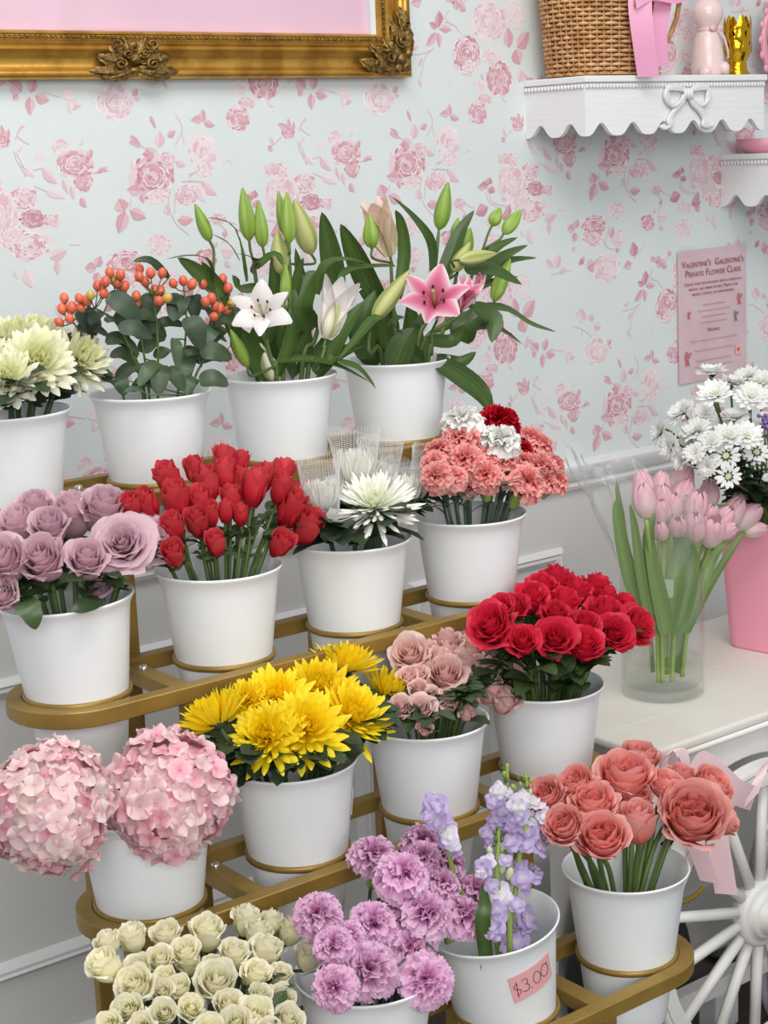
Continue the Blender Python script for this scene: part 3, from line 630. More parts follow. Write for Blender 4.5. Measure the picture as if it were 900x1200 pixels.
# pink ribbon tied to the basket handle
rb = thing('ribbon', (2.352, -.18, ZS), 'bright pink satin ribbon hanging from the basket handle over the shelf edge', 'ribbon')
def rpt(u, v, y): return at(u, v, y) - rb.location
mb = MB(); ribbon(mb, [rpt(752, -40, -.185), rpt(750, 5, -.188), rpt(754, 45, -.19), rpt(760, 90, -.188)], _r0, lambda t: .045 * (1 - .1 * t), 5); build(mb, 'tail', 'satin_bright', rb)
mb = MB(); ribbon(mb, [rpt(775, -40, -.184), rpt(777, 0, -.186), rpt(772, 40, -.186), rpt(774, 78, -.184)], (_r0 + Vector((0, .3, 0))).normalized(), .035, 5); build(mb, 'tail', 'satin_bright', rb)
mb = MB(); ribbon(mb, [rpt(745, 4, -.192), rpt(765, -6, -.20), rpt(790, -2, -.205), rpt(812, -8, -.2)], Vector((0, .2, 1)).normalized(), .02, 5); build(mb, 'knot', 'satin_bright', rb)
# rabbit figurine seen from behind
p = at(829, 84, -.09); fg = thing('rabbit_figurine', (p.x, -.09, ZS), 'pale pink ceramic rabbit figurine with a ribbon collar on the upper shelf', 'figurine')
mb = MB(); mb.lathe([(0, 0), (.026, 0), (.031, .006), (.033, .02), (.032, .04), (.028, .062), (.022, .082), (.017, .09), (.019, .096), (.028, .108), (.0315, .122), (.028, .136), (.018, .147), (0, .151)], 32)
for sx in (-1, 1):
    mb.ball((sx * .012, .0, .18), .011, 10, 0, (1, .6, 3.6)); mb.ball((sx * .026, -.016, .010), .013, 10, 0, (1, 1.2, .8))
mb.ball((.012, -.032, .016), .012, 10); build(mb, 'body', 'ceramic', fg)
mb = MB(); mb.lathe([(.0175, -.005), (.0195, -.003), (.0195, .003), (.0175, .005)], 32, M4=T((0, 0, .090)))
for sx in (-1, 1): mb.ball((.004 + sx * .011, -.021, .092), .008, 8, 0, (1.2, .5, .8))
ribbon(mb, [(.006, -.021, .09), (.02, -.025, .075), (.028, -.028, .05), (.03, -.028, .034)], Vector((.8, .2, .4)), .009, 4); build(mb, 'bow', 'satin', fg)
p = at(864, 84, -.075); gv = thing('golden_vase', (p.x, -.075, ZS), 'shiny gold leaf shaped vase beside the pink rabbit figurine', 'vase')
mb = MB(); mb.lathe([(0, 0), (.024, 0), (.026, .006), (.02, .014), (.018, .03), (.024, .05), (.026, .07), (.022, .085)], 24); build(mb, 'body', 'goldfoil', gv)
for ri, (zz, LL, nn) in enumerate(((.03, .05, 7), (.052, .052, 7), (.072, .05, 6))):
    for k in range(nn):
        a = 2 * PI * (k + ri * .5) / nn; e = Vector((math.cos(a), math.sin(a), 0))
        lf = strip_leaf([e * .018 + Vector((0, 0, zz)), e * .029 + Vector((0, 0, zz + LL * .45)), e * .026 + Vector((0, 0, zz + LL))], .024, e, -.3, 0, .8)
        build(lf, 'leaf', 'goldfoil', gv)
p = at(905, 70, -.05); mr = thing('mirror', (p.x + .03, -.05, ZS), 'small ornate pink framed mirror at the end of the upper shelf', 'mirror')
mb = MB()
for k in range(2): mb.tube([Vector(((.055 + .012 * k) * math.cos(t), -.006 * k, .075 + (.07 + .012 * k) * math.sin(t))) for t in [2 * PI * i / 48 for i in range(49)]], .006, 6, 0, False)
for k in range(18):
    a = 2 * PI * k / 18; mb.ball((.072 * math.cos(a), -.006, .075 + .088 * math.sin(a)), .009, 8, 0, (1, .5, 1))
mb.box(-.03, .03, -.012, .012, 0, .012); build(mb, 'frame', 'pinkmetal', mr)
mb = MB(); mb.poly([(.056 * math.cos(2 * PI * i / 40), -.004, .075 + .071 * math.sin(2 * PI * i / 40)) for i in range(40)]); build(mb, 'glass', 'mirrorglass', mr, smooth=False)
p = at(884, 177, -.07); bx_ = thing('pink_tray', (p.x + .03, -.07, 1.52), 'dusty pink dish standing on the lower white shelf', 'dish')
mb = MB(); mb.lathe([(0, 0), (.035, 0), (.05, .012), (.058, .03), (.056, .03), (.048, .014), (.034, .004), (0, .004)], 32); build(mb, 'bowl', 'pinkmetal', bx_)

# ------------------------------------------------------------------ poster
pc = (at(793, 294, 0) + at(872, 446, 0)) / 2
PWD, PHT = .216, .279
po = thing('poster', (2.753, -.002, 1.188), 'pink flower class poster taped to the wallpaper under the lower shelf', 'poster')
po.rotation_euler = (0, math.radians(-.8), 0)
mb = MB(); mb.grid(lambda u, v: ((u - .5) * PWD, -.0022 - .002 * math.sin(PI * u) * math.sin(PI * v), (v - .5) * PHT), 10, 10)
build(mb, 'sheet', 'poster', po)
def text(body, x, z, size, m, par, align_='CENTER', caps=False, depth=.00015, y=-.0050, shear=0):
    c = bpy.data.curves.new('lettering', 'FONT'); c.body = body; c.size = size; c.align_x = align_; c.extrude = depth; c.small_caps_scale = .72; c.shear = shear; c.resolution_u = 3
    if caps:
        for ch in c.body_format: ch.use_small_caps = True
    o = bpy.data.objects.new('tmp', c); C.objects.link(o); bpy.context.view_layer.update()
    me = bpy.data.meshes.new_from_object(o.evaluated_get(bpy.context.evaluated_depsgraph_get())); bpy.data.objects.remove(o)
    me.materials.clear(); me.materials.append(M[m]); q = link('lettering', me, par)
    q.matrix_local = T((x, y, z)) @ Matrix.Rotation(PI / 2, 4, 'X'); return q
text("Valentine's  Galentine's", 0, .104, .0205, 'ink', po, caps=True); text("Private Flower Class", 0, .084, .0205, 'ink', po, caps=True)
for i, t in enumerate(("Create your own bouquet with a florist in a", "private, chic spring setting. Perfect for", "friends, couples, or team bonding.")): text(t, 0, .066 - i * .011, .0098, 'ink', po, caps=True)
for i, w in enumerate((.07, .10, .075, .085)):   # faded script lines too faint to read: thin wavy strokes
    mb = MB(); z = .022 - i * .0125; mb.tube([((s / 60 - .5) * w, -.005, z + .0018 * math.sin(s * 1.9) + .0008 * math.sin(s * .7)) for s in range(61)], .00035, 4); build(mb, 'script_line', 'ink2', po)
text("Pricing:", 0, -.036, .0125, 'ink', po, caps=True)
for i, (w, z) in enumerate(((.15, -.053), (.12, -.074), (.11, -.096), (.12, -.109))):
    mb = MB(); mb.tube([((s / 90 - .5) * w, -.005, z + .0018 * math.sin(s * 1.7) + .0008 * math.sin(s * .6)) for s in range(91)], .00035, 4); build(mb, 'script_line', 'ink2', po)
def heart(cx, cz, r, m):
    mb = MB(); mb.poly([(cx + r * .062 * 16 * math.sin(t) ** 3, -.0052, cz + r * .062 * (13 * math.cos(t) - 5 * math.cos(2 * t) - 2 * math.cos(3 * t) - math.cos(4 * t))) for t in [2 * PI * i / 28 for i in range(28)]]); return build(mb, 'printed_heart', m, po, smooth=False)
mb = MB(); mb.poly([(.068, -.005, -.096), (.088, -.005, -.096), (.088, -.005, -.074), (.068, -.005, -.074)]); build(mb, 'printed_stamp', 'card', po, smooth=False)
heart(.078, -.085, .006, 'inkred')
for (cx, cz, m, hh) in ((-.078, .004, 'inkred', .016), (.082, .024, 'inkred', .024), (.070, -.012, 'inkgreen', .022), (-.084, -.088, 'inkred', .03)):
    mb = MB(); r = random.Random(int(cx * 999)); lay = 0
    for k in range(9):
        lay += 1; mb.poly([(cx + r.uniform(-.4, .4) * hh * .8 + .16 * hh * math.cos(a), -.0050 - lay * .00004, cz + hh * (.25 + r.uniform(-.25, .3)) + .16 * hh * math.sin(a)) for a in [0]] * 0 + [(cx + hh * .5 * math.cos(k * 2.4) * (k / 9) * .8 + .11 * hh * math.cos(2 * PI * i / 8), -.0050 - lay * .00004, cz + hh * .25 + hh * .4 * math.sin(k * 2.4) * (k / 9) * .8 + .11 * hh * math.sin(2 * PI * i / 8)) for i in range(8)])
    for k in (-1, 0, 1): mb.tube([(cx, -.005, cz + hh * .1), (cx + k * hh * .22, -.005, cz - hh * .5)], hh * .035, 4)
    build(mb, 'printed_bouquet', m, po, smooth=False)
for (x, z) in ((-.084, .138), (.102, .138)):
    mb = MB(); mb.poly([(x - .02, -.0054, z - .012), (x + .02, -.0054, z - .012), (x + .02, -.0054, z + .012), (x - .02, -.0054, z + .012)]); build(mb, 'tape', 'tape', po, smooth=False)

# ------------------------------------------------------------------ white cart with wheel
ZT = .63; TX0, TX1, TY0, TY1 = 1.80, 3.05, -.713, -.275
cart = thing('flower_cart', (2.4, -.5, 0), 'white painted flower cart with a spoked wheel, under the tulip vase and pink bucket', 'cart')
def cloc(mb, name, mats, **k): o = build(mb, name, mats, cart, **k); o.matrix_local = T(-cart.location); return o
mb = MB(); mb.box(TX0, TX1, TY0, TY1, ZT - .016, ZT); bevel(cloc(mb, 'tabletop', 'carttop', smooth=False), .006, 3)
for yy in (-.60, -.49, -.38):
    mb = MB(); mb.box(TX0 + .004, TX1, yy - .0008, yy + .0008, ZT + .0001, ZT + .0004); cloc(mb, 'board_seam', 'cart', smooth=False)
mb = MB(); mb.tube([(TX0 + .02, TY0 + .001, ZT - .02), (TX1, TY0 + .001, ZT - .02)], .005, 8); cloc(mb, 'edge_bead', 'cart')
HX, HZ, HY = 2.046, .294, -.725; WR = .262
# front apron cut by an arch over the wheel
mb = MB(); n = 60; xs = [TX0 + .012 + (TX1 - .02 - TX0 - .012) * i / n for i in range(n + 1)]
def apz(x):
    d = abs(x - HX); r = WR + .004
    return max(ZT - .105, HZ + math.sqrt(max(0, r * r - d * d))) if d < r else ZT - .105
for yy in (TY0 + .012, TY0 + .03): mb.grid(lambda u, v: (xs[int(round(u * n))], yy, apz(xs[int(round(u * n))]) * (1 - v) + (ZT - .016) * v), n, 1)
mb.grid(lambda u, v: (xs[int(round(u * n))], TY0 + .012 + .018 * v, apz(xs[int(round(u * n))])), n, 1); smooth_angle(cloc(mb, 'apron', 'cart'), 40)
for (x, y) in ((TX0 + .05, TY1 - .05), (TX1 - .05, TY1 - .05), (TX1 - .05, TY0 + .06), (TX0 + .07, TY0 + .08)):
    mb = MB(); mb.box(x - .02, x + .02, y - .02, y + .02, 0, ZT - .016); bevel(cloc(mb, 'leg', 'cart', smooth=False), .003)
mb = MB(); mb.box(TX0 + .05, TX1 - .05, TY0 + .075, TY0 + .1, .105, .135); cloc(mb, 'lower_rail', 'cart', smooth=False)
mb = MB(); mb.box(TX0 + .07, TX1 - .05, -.425, -.41, .03, ZT - .016); cloc(mb, 'back_panel', 'cart', smooth=False)
for zz in (.10, .16): mb = MB(); mb.box(TX0 + .07, TX1 - .05, -.431, -.425, zz, zz + .012); cloc(mb, 'panel_moulding', 'cart', smooth=False)
# wheel (axis along y)
def wm(): return Matrix(((1, 0, 0, HX), (0, 0, 1, HY), (0, -1, 0, HZ), (0, 0, 0, 1)))     # local z -> world y
W = wm()
mb = MB(); mb.lathe([(WR - .040, -.012), (WR - .036, -.016), (WR - .006, -.016), (WR - .002, -.013), (WR, -.010), (WR, .010), (WR - .004, .014), (WR - .036, .014), (WR - .040, .010), (WR - .040, -.012)], 96, M4=W)
wheel = cloc(mb, 'wheel', 'cart'); smooth_angle(wheel, 40)
mb = MB(); mb.lathe([(WR - .008, -.0166), (WR - .0068, -.0166)], 96, M4=W); mb2 = MB(); mb2.lathe([(WR - .0105, -.0163), (WR - .0095, -.0163)], 60, M4=W)
o = build(mb2, 'worn_line', 'scuff', wheel)
for k in range(14):
    a = math.radians(165 + k * 360 / 14); e = Vector((math.cos(a), 0, math.sin(a)))
    mb = MB(); mb.tube([Vector((HX, HY, HZ)) + e * .03, Vector((HX, HY, HZ)) + e * (WR - .036)], lambda t: .0105 - .0015 * t, 8); build(mb, 'spoke', 'cart', wheel)
mb = MB(); mb.lathe([(0, -.052), (.010, -.0515), (.019, -.047), (.0255, -.040), (.0275, -.033), (.029, -.0325), (.0295, -.028), (.036, -.027), (.040, -.024), (.0405, -.018), (.050, -.0175), (.0555, -.015), (.057, -.010), (.057, .012), (.05, .016), (0, .016)], 56, M4=W); build(mb, 'hub', 'cart', wheel)
mb = MB(); hp = at(887, 1068, HY - .052); rr = random.Random(3)
mb.poly([(HX + .006 + .006 * math.cos(t) * (1 + .3 * math.sin(3 * t)), HY - .0525, HZ - .002 + .004 * math.sin(t)) for t in [2 * PI * i / 12 for i in range(12)]]); build(mb, 'chipped_paint', 'scuff', wheel, smooth=False)

# satin ribbon draped on the cart front
sr = thing('satin_ribbon', (1.95, -.76, .5), 'pale pink satin ribbon swagged across the cart front behind the coral roses', 'ribbon')
def spx(u, v, y=-.765): return at(u, v, y) - sr.location
def rib(nm, pts, w, wd):
    mb = MB(); ribbon(mb, [spx(*q) for q in pts], wd, w, 6); build(mb, nm, 'satin', sr)
UP = Vector((0, 0, 1))
rib('loop', [(785, 905, -.775), (771, 886, -.785), (767, 900, -.79), (773, 925, -.785)], .020, Vector((.75, -.2, .2)))
rib('loop', [(783, 882, -.775), (798, 880, -.785), (804, 898, -.79), (801, 920, -.785)], .020, Vector((.7, -.2, .3)))
rib('loop', [(774, 912, -.78), (784, 884, -.79), (798, 912, -.78)], .022, Vector((.2, -.5, .6)))
rib('swag', [(806, 906, -.768), (820, 894, -.775), (842, 908, -.785), (864, 928, -.79), (884, 936, -.785)], .040, Vector((.35, -.1, .9)).normalized())
rib('swag', [(880, 938, -.79), (888, 916, -.788), (897, 896, -.78), (910, 888, -.775), (940, 915, -.77)], .036, Vector((.8, -.1, .45)).normalized())
rib('tail', [(812, 950, -.765), (814, 985, -.768), (823, 1010, -.77), (832, 1034, -.772)], .032, (_r0 + Vector((0, 0, -.25))).normalized())
rib('tail', [(836, 945, -.775), (841, 985, -.778), (846, 1015, -.78), (851, 1048, -.782)], .036, (_r0 + Vector((0, 0, -.12))).normalized())
# cloth, bag, cords, block below the cart
sv = thing('silver_cloth_bag', (at(895, 980, -.62).x, -.62, 0), 'shiny silver lilac cloth bag behind the cart wheel', 'bag')
p0 = at(893, 975, -.62); mb = MB(); r = random.Random(8)
def bagf(u, v):
    a = 2 * PI * u; rad = .085 * (math.sin(PI * min(1, .08 + .9 * v)) ** .6) * (1 + .09 * math.sin(5 * a + 6 * v) + .05 * math.sin(11 * a - 9 * v)); return (.06 + rad * math.cos(a), rad * .55 * math.sin(a), v * (p0.z + .12))
mb.grid(bagf, 60, 30, 0, True); build(mb, 'body', 'silver_cloth', sv)
bgp = atz(815, 1110, .0); bg = thing('black_bag', (1.95, -.52, 0), 'black bag on the floor behind the cart wheel', 'bag')
mb = MB()
def bf(u, v):
    a = 2 * PI * u; q = .62; c, s_ = math.cos(a), math.sin(a); k = math.sin(PI * min(1, .22 + .77 * v)) ** .35
    return (.115 * k * math.copysign(abs(c) ** q, c) * (1 + .03 * math.sin(9 * v + 4 * a)), .075 * k * math.copysign(abs(s_) ** q, s_), .34 * v * (1 + .02 * math.sin(3 * a)))
mb.grid(bf, 48, 16, 0, True); mb.poly([bf(i / 48, 0) for i in range(48)][::-1]); mb.poly([bf(i / 48, 1) for i in range(48)]); build(mb, 'body', 'blackbag', bg)
mb = MB(); mb.tube(spline([(-.06, -.075, .33), (-.05, -.085, .39), (.03, -.085, .40), (.06, -.075, .33)], 6), .006, 6); build(mb, 'handle', 'black', bg)
def cord(pts, m, r, label):
    mb = MB(); mb.tube(spline([Vector(p) for p in pts], 8), r, 6); o = build(mb, 'cord', m); tag(o, label, 'cord')
cord([atz(795, 1118, .006), atz(815, 1112, .006), atz(838, 1122, .006), atz(862, 1128, .006), atz(860, 1148, .006), atz(846, 1162, .006), atz(800, 1152, .006)], 'black', .005, 'black power cord looping on the floor behind the wheel')
cord([at(796, 1058, -.602), at(806, 1055, -.603), at(815, 1049, -.603), at(824, 1040, -.603)], 'yellowcord', .004, 'thin yellow cord lying against the black bag')
p = atz(842, 1200, 0); bl = thing('plastic_block', (p.x, p.y, 0), 'pale plastic block with a round hole, on the floor under the cart', 'block')
mb = MB(); mb.box(-.03, .03, -.022, .022, 0, .072); bevel(build(mb, 'body', 'clearplastic', bl, smooth=False), .004)
mb = MB(); mb.lathe([(.004, -.001), (.010, -.001), (.011, .0008), (.004, .0008)], 24, M4=Matrix(((1, 0, 0, 0), (0, 0, 1, -.0232), (0, -1, 0, .04), (0, 0, 0, 1)))); build(mb, 'hole_rim', 'black', bl)
# ------------------------------------------------------------------ flower heads (unit diameter, base at z = 0, facing +z)
def norm(mb, d=1.0):
    r = sorted(math.hypot(p[0], p[1]) for p in mb.v)[int(len(mb.v) * .985)]; k = d / 2 / r; z0 = min(p[2] for p in mb.v)
    mb.v = [(p[0] * k, p[1] * k, (p[2] - z0) * k) for p in mb.v]; return mb
def rose(seed, N=26, H=.95, opening=.5, curl=.5, ruffle=.5, core=.07, quart=0):
    r = random.Random(seed); mb = MB()
    for i in range(N):
        t = i / (N - 1); ph = i * 2.4 + r.uniform(-.25, .25); rad = core + (.46 - core) * t ** .85
        h = H * (1.0 - .30 * opening * t ** 2) * r.uniform(.94, 1.04); w = 1.75 - .85 * t; ru = r.uniform(0, 6); k_c = curl * t ** 1.2 * r.uniform(.6, 1.3); tn = r.uniform(-.12, .12)
        lo = .03 + .10 * (1 - t)
        def fn(u, v):
            s = u * 2 - 1; wid = w * (.45 + .55 * math.sin(PI * .5 * min(1, v * 1.5 + .1))) * (1 - .25 * max(0, v - .75) / .25 * 1)
            th = ph + s * wid
            b = math.sin(PI * .5 * min(1, v * 1.7 + .12)); rr = rad * (.30 + .70 * b)
            rr += opening * t * .26 * v * v
            rr *= 1 + .10 * s * (1 - .5 * t)
            z = lo + h * v * (1 - .20 * abs(s) ** 2.6) + .03 * (1 - abs(s)) * v ** 4
            if v > .62:
                q = (v - .62) / .38; c = k_c * q * q; rr += c * .17; z -= c * .15 * (1 + .4 * abs(s))
            rr += ruffle * .022 * math.sin(4.5 * s + ru) * v ** 3 + ruffle * .012 * math.sin(11 * s + ru * 2) * v ** 4
            return (rr * math.cos(th), rr * math.sin(th), z, min(1, max(0, v * .95 + tn + .12 * t)))
        mb.grid(fn, 10, 8)
    for k in range(quart):                       # folded petals filling the open heart of a garden rose
        a = r.uniform(0, 2 * PI); rr0 = r.uniform(.03, .30); h = H * r.uniform(.80, .98); w = r.uniform(.10, .17); tw = r.uniform(0, PI); pz = r.uniform(0, 6); tn = r.uniform(-.25, .05)
        c0 = Vector((rr0 * math.cos(a), rr0 * math.sin(a), 0)); d = Vector((math.cos(tw), math.sin(tw), 0)); n2 = Vector((-d.y, d.x, 0))
        def fq(u, v):
            s = u * 2 - 1; p = c0 * (.4 + .6 * v) + d * (s * w * (.5 + .5 * v)) + n2 * (.05 * s * s + .03 * math.sin(5 * s + pz) * v + .03 * v * v); return (p.x, p.y, lo0 + h * v * (1 - .14 * s * s), max(0, .25 + .45 * v + tn))
        lo0 = .05; mb.grid(fq, 6, 5)
    return norm(mb)
def strap(mb, L, W, th0, bend, phi, r0, z0, cup=.3, tip=.25, twist=0, nv=7, t0=0, t1=1, recurve=0):
    e = Vector((math.cos(phi), math.sin(phi), 0)); lat = Vector((-math.sin(phi), math.cos(phi), 0)); P = []; p = e * r0 + Vector((0, 0, z0)); ds = L / nv
    for j in range(nv + 1):
        v = j / nv; a = th0 + bend * v + recurve * max(0, v - .55) ** 2 * 5; d = e * math.sin(a) + Vector((0, 0, math.cos(a))); P.append((p.copy(), d)); p = p + d * ds
    def fn(u, v):
        j = int(round(v * nv)); q, d = P[j]; s = u * 2 - 1; nn = lat.cross(d); w = W * (.42 + .58 * min(1, v * 1.8)) * (1 if v < 1 - tip else math.sqrt(max(0.02, 1 - ((v - 1 + tip) / tip) ** 2)))
        k = q + lat * (s * w * .5) + nn * (-cup * w * (1 - s * s)) + lat * twist * v * v
        return (k.x, k.y, k.z, t0 + (t1 - t0) * v)
    mb.grid(fn, 2, nv)
def mum(seed, N=150, L0=.10, L1=.5, W=.075, a0=.05, a1=1.75, b0=-.9, b1=-.5, cup=.3, tip=.25, droop=.3, jit=.12, power=.8, t_lo=0.0):
    """strap petalled chrysanthemum: a = angle from the axis, b = how far each petal bends (minus curls inwards)"""
    r = random.Random(seed); mb = MB()
    for i in range(N):
        t = (i + .5) / N; q = t ** power; th = a0 + (a1 - a0) * q + r.uniform(-jit, jit); L = (L0 + (L1 - L0) * t ** .75) * r.uniform(.88, 1.08)
        strap(mb, L, W * (.55 + .45 * t) * r.uniform(.85, 1.15), th, (b0 + (b1 - b0) * t) * r.uniform(.7, 1.3), i * 2.39996 + r.uniform(-.1, .1), .02 + .05 * t, .16 - .10 * t, cup, tip, r.uniform(-.04, .04), 6, t_lo * 0 + .55 * t ** .8, min(1, .45 + .55 * t), droop * (r.random() ** 2) * t)
    return norm(mb)
def daisy(seed, layers=((9, .20, .95), (13, .34, 1.15), (16, .46, 1.40)), W=.12):
    r = random.Random(seed); mb = MB()
    for li, (n, L, a) in enumerate(layers):
        o = r.uniform(0, 6)
        for k in range(n): strap(mb, L * r.uniform(.9, 1.08), W * r.uniform(.85, 1.1), a - .25 + r.uniform(-.13, .13), .35 * r.uniform(.2, 1.4), o + 2 * PI * k / n + r.uniform(-.12, .12), .05, .05 - .012 * li, .18, .3, 0, 6, .2, 1)
    c = MB(); c.ball((0, 0, .055), .11, 10, 0, (1, 1, .6)); mb = norm(mb); k = len(mb.v); mb.add(c, Matrix.Identity(4), 1); return mb
def carnation(seed, N=46):
    r = random.Random(seed); mb = MB()
    for i in range(N):
        t = (i + .5) / N; th = .05 + 1.35 * t ** .75 + r.uniform(-.16, .16); phi = i * 2.39996 + r.uniform(-.3, .3); L = .44 + .10 * t + r.uniform(-.04, .04); fan = r.uniform(.38, .58); pz = r.uniform(0, 6); roll = r.uniform(-.7, .7) * (1 - .6 * t); ben = r.uniform(.2, .75) * (.5 + t); tn = r.uniform(-.1, .1)
        e = Vector((math.cos(phi), math.sin(phi), 0)); lat = Vector((-e.y, e.x, 0)); amp = .055 * (1.25 - .6 * t)
        nu = 14
        def fn(u, v):
            s = u * 2 - 1; a = th + ben * v * v; d = e * math.sin(a) + Vector((0, 0, math.cos(a))); nn = lat.cross(d); lt = lat * math.cos(roll) + nn * math.sin(roll); n3 = d.cross(lt)
            k = int(round(u * nu)); Lv = L * v * (1 - .10 * s * s) - (.028 if k % 2 else 0) * (v > .95)
            w = fan * L * (.18 + .82 * v ** 1.3)
            p = Vector((0, 0, .06)) + d * Lv + lt * (s * w) + n3 * (amp * math.sin(6.5 * s + pz) * v ** 1.5 + .4 * amp * math.sin(14 * s + pz) * v ** 3)
            return (p.x, p.y, p.z, min(1, max(0, v * v * .9 + tn)))
        mb.grid(fn, nu, 5)
    return norm(mb)
def tulip(seed, opening=.0):
    r = random.Random(seed); mb = MB()
    for i in range(6):
        ph = 2 * PI * i / 6 + (.0 if i % 2 else .06); inner = i % 2; k = 1 - .08 * inner; op = opening * r.uniform(.7, 1.3); tp = r.uniform(0, .12)
        def fn(u, v):
            s = u * 2 - 1; b = math.sin(PI * min(1, (.07 + .905 * v))) ** .58; rr = .5 * b * k + op * v * v * .4 + .02; wid = .74 * (1 - v ** 8 * .45)
            th = ph + s * wid; z = 1.42 * v * (1 - .05 * s * s) + tp * v
            return (rr * math.cos(th) * (1 - .06 * s * s), rr * math.sin(th) * (1 - .06 * s * s), z, min(1, max(0, v * .85 * (1 - .45 * abs(s)) + .12)))
        mb.grid(fn, 8, 9)
    return norm(mb)
def calyx(n=5, L=.5, W=.14, a=1.2, bend=-.2, cone=.14):
    mb = MB(); mb.lathe([(.035, -.16), (.07, -.13), (cone, -.05), (cone * 1.1, .02), (cone * .8, .06)], 12)
    r = random.Random(4)
    for k in range(n): strap(mb, L * r.uniform(.85, 1.15), W, a + r.uniform(-.25, .25), bend, 2 * PI * k / n, cone * .6, .0, .2, .7, 0, 6)
    return mb
def carn_calyx():
    mb = MB(); mb.lathe([(.03, -.42), (.09, -.40), (.135, -.30), (.15, -.12), (.165, .02), (.17, .08), (.12, .10)], 14)
    for k in range(5): strap(mb, .12, .12, .3, .2, 2 * PI * k / 5, .14, .03, .2, .8, 0, 4)
    return mb
def tul_none(): return None
V = {}
def variants(key, fn, m, n=4): V[key] = [fn(s).mesh('bloom', m) for s in range(1, n + 1)]
variants('lav', lambda s: rose(s, 25, 1.2, .5, .8, .8), 'lav', 4)
variants('lavopen', lambda s: rose(s + 40, 30, .72, 1.1, .8, 1.0, .05), 'lav', 2)
variants('redspray', lambda s: rose(s + 10, 15, 1.42, .16, .38, .6, .08), 'redspray', 4)
variants('red', lambda s: rose(s + 20, 23, 1.12, .62, 1.0, 1.2), 'red', 5)
variants('pinkspray', lambda s: rose(s + 30, 18, 1.1, .5, .95, 1.0), 'pinkspray', 5)
variants('cream', lambda s: rose(s + 50, 20, 1.08, .42, .65, .9), 'cream', 5)
variants('coral', lambda s: rose(s + 60, 20, .74, .55, .35, 1.2, .27, 46), 'coral', 4)
variants('coralbud', lambda s: rose(s + 70, 24, 1.05, .22, .2, .6, .08), 'coral', 1)
variants('mumcream', lambda s: mum(s, 100, .26, .56, .165, .02, 1.95, -1.3, -.65, .36, .4, .8), 'mumcream', 3)
variants('yellow', lambda s: mum(s + 5, 125, .15, .50, .118, .05, 1.8, -.9, -.45, .30, .45, .15), 'yellow', 4)
variants('yellowcup', lambda s: mum(s + 15, 95, .24, .56, .115, .02, 1.3, -.6, -.25, .30, .45, .1), 'yellow', 2)
variants('spider', lambda s: mum(s + 8, 130, .12, .56, .06, .05, 1.72, -.45, -.22, .35, .2, .5), 'mumwhite', 2)
variants('mumclosed', lambda s: mum(s + 12, 110, .40, .66, .10, .0, 1.0, -.5, -1.05, .32, .3, 0, .06), 'mumwhite', 3)
variants('daisy', lambda s: daisy(s, ((7, .17, .5), (12, .30, .8), (15, .40, 1.05), (17, .46, 1.4)), .155), ['daisy', 'disc'], 4)
variants('daisyopen', lambda s: daisy(s + 9, ((6, .12, .5), (13, .46, 1.55)), .15), ['daisy', 'disc'], 2)
for nm in ('carnpink', 'carnwhite', 'carnred', 'carnlilac'): variants(nm, lambda s: carnation(s + len(nm)), nm, 4 if nm in ('carnpink', 'carnlilac') else 1)
variants('tulip', lambda s: tulip(s, .03 + .04 * (s % 3)), 'tulip', 4); variants('tulipopen', lambda s: tulip(s, .42), 'tulip', 1)
HG = {me.name: max(v.co.z for v in me.vertices) for l in V.values() for me in l}
CAL = calyx().mesh('calyx', 'calyx'); CAL_L = calyx(6, .62, .13, .75, -.45).mesh('calyx', 'calyx'); CAL_M = calyx(9, .22, .12, 1.3, -.3, .16).mesh('calyx', 'leaf_mum'); CAL_C = carn_calyx().mesh('calyx', 'stem_pale')

def leaf_unit(kind, seed):
    r = random.Random(seed); b = r.uniform(.1, .35)
    pts = [(0, 0, 0), (.33, 0, .06), (.68, r.uniform(-.05, .05), .05 - b * .3), (1, r.uniform(-.08, .08), -.05 - b * .6)]
    return {'rose': lambda: strip_leaf(pts, .58, (0, 0, 1), .22, .06, .9, seed), 'mum': lambda: strip_leaf(pts, .62, (0, 0, 1), .2, .26, .8, seed), 'carn': lambda: strip_leaf(pts, .09, (0, 0, 1), .4, 0, .7, seed)}[kind]()
LEAF = {k: [leaf_unit(k, s).mesh('leaf', m) for s in range(1, 4)] for k, m in (('rose', 'leaf'), ('mum', 'leaf_mum'), ('carn', 'leaf_carn'))}

# ------------------------------------------------------------------ putting stems into the buckets
ORD = ['first', 'second', 'third', 'fourth', 'fifth', 'sixth', 'seventh', 'eighth', 'ninth', 'tenth', 'eleventh', 'twelfth']
def bucket_point(bk, z_up, frac, ang):
    b = bucket_base(*bk); r = body_r(z_up) * frac; return b + Vector((r * math.cos(ang), r * math.sin(ang), z_up))
rs = random.Random(77)
def stem_path(base, rimz, rr, P, n, off, foot=.35):
    """from the head down over the rim circle (radius rr) into the bucket standing at base"""
    d = Vector((P.x - base.x, P.y - base.y, 0)); a = math.atan2(d.y, d.x); ln = d.length
    top = P - n * off
    q = min(ln * .8, rr); z1 = base.z + rimz + .008
    R1 = Vector((base.x + q * math.cos(a), base.y + q * math.sin(a), z1))
    F = Vector((base.x - foot * q * math.cos(a), base.y - foot * q * math.sin(a), base.z + .016))
    if top.z < z1 + .02:                       # head hangs below the rim: arch over it
        mid = R1 + (Vector((top.x, top.y, z1)) - R1) * .4 + Vector((0, 0, .02)); return spline([top, mid, R1, F], 6)
    m1 = top - n * min(.03, (top.z - z1) * .35); return spline([top, m1, R1, F], 6)
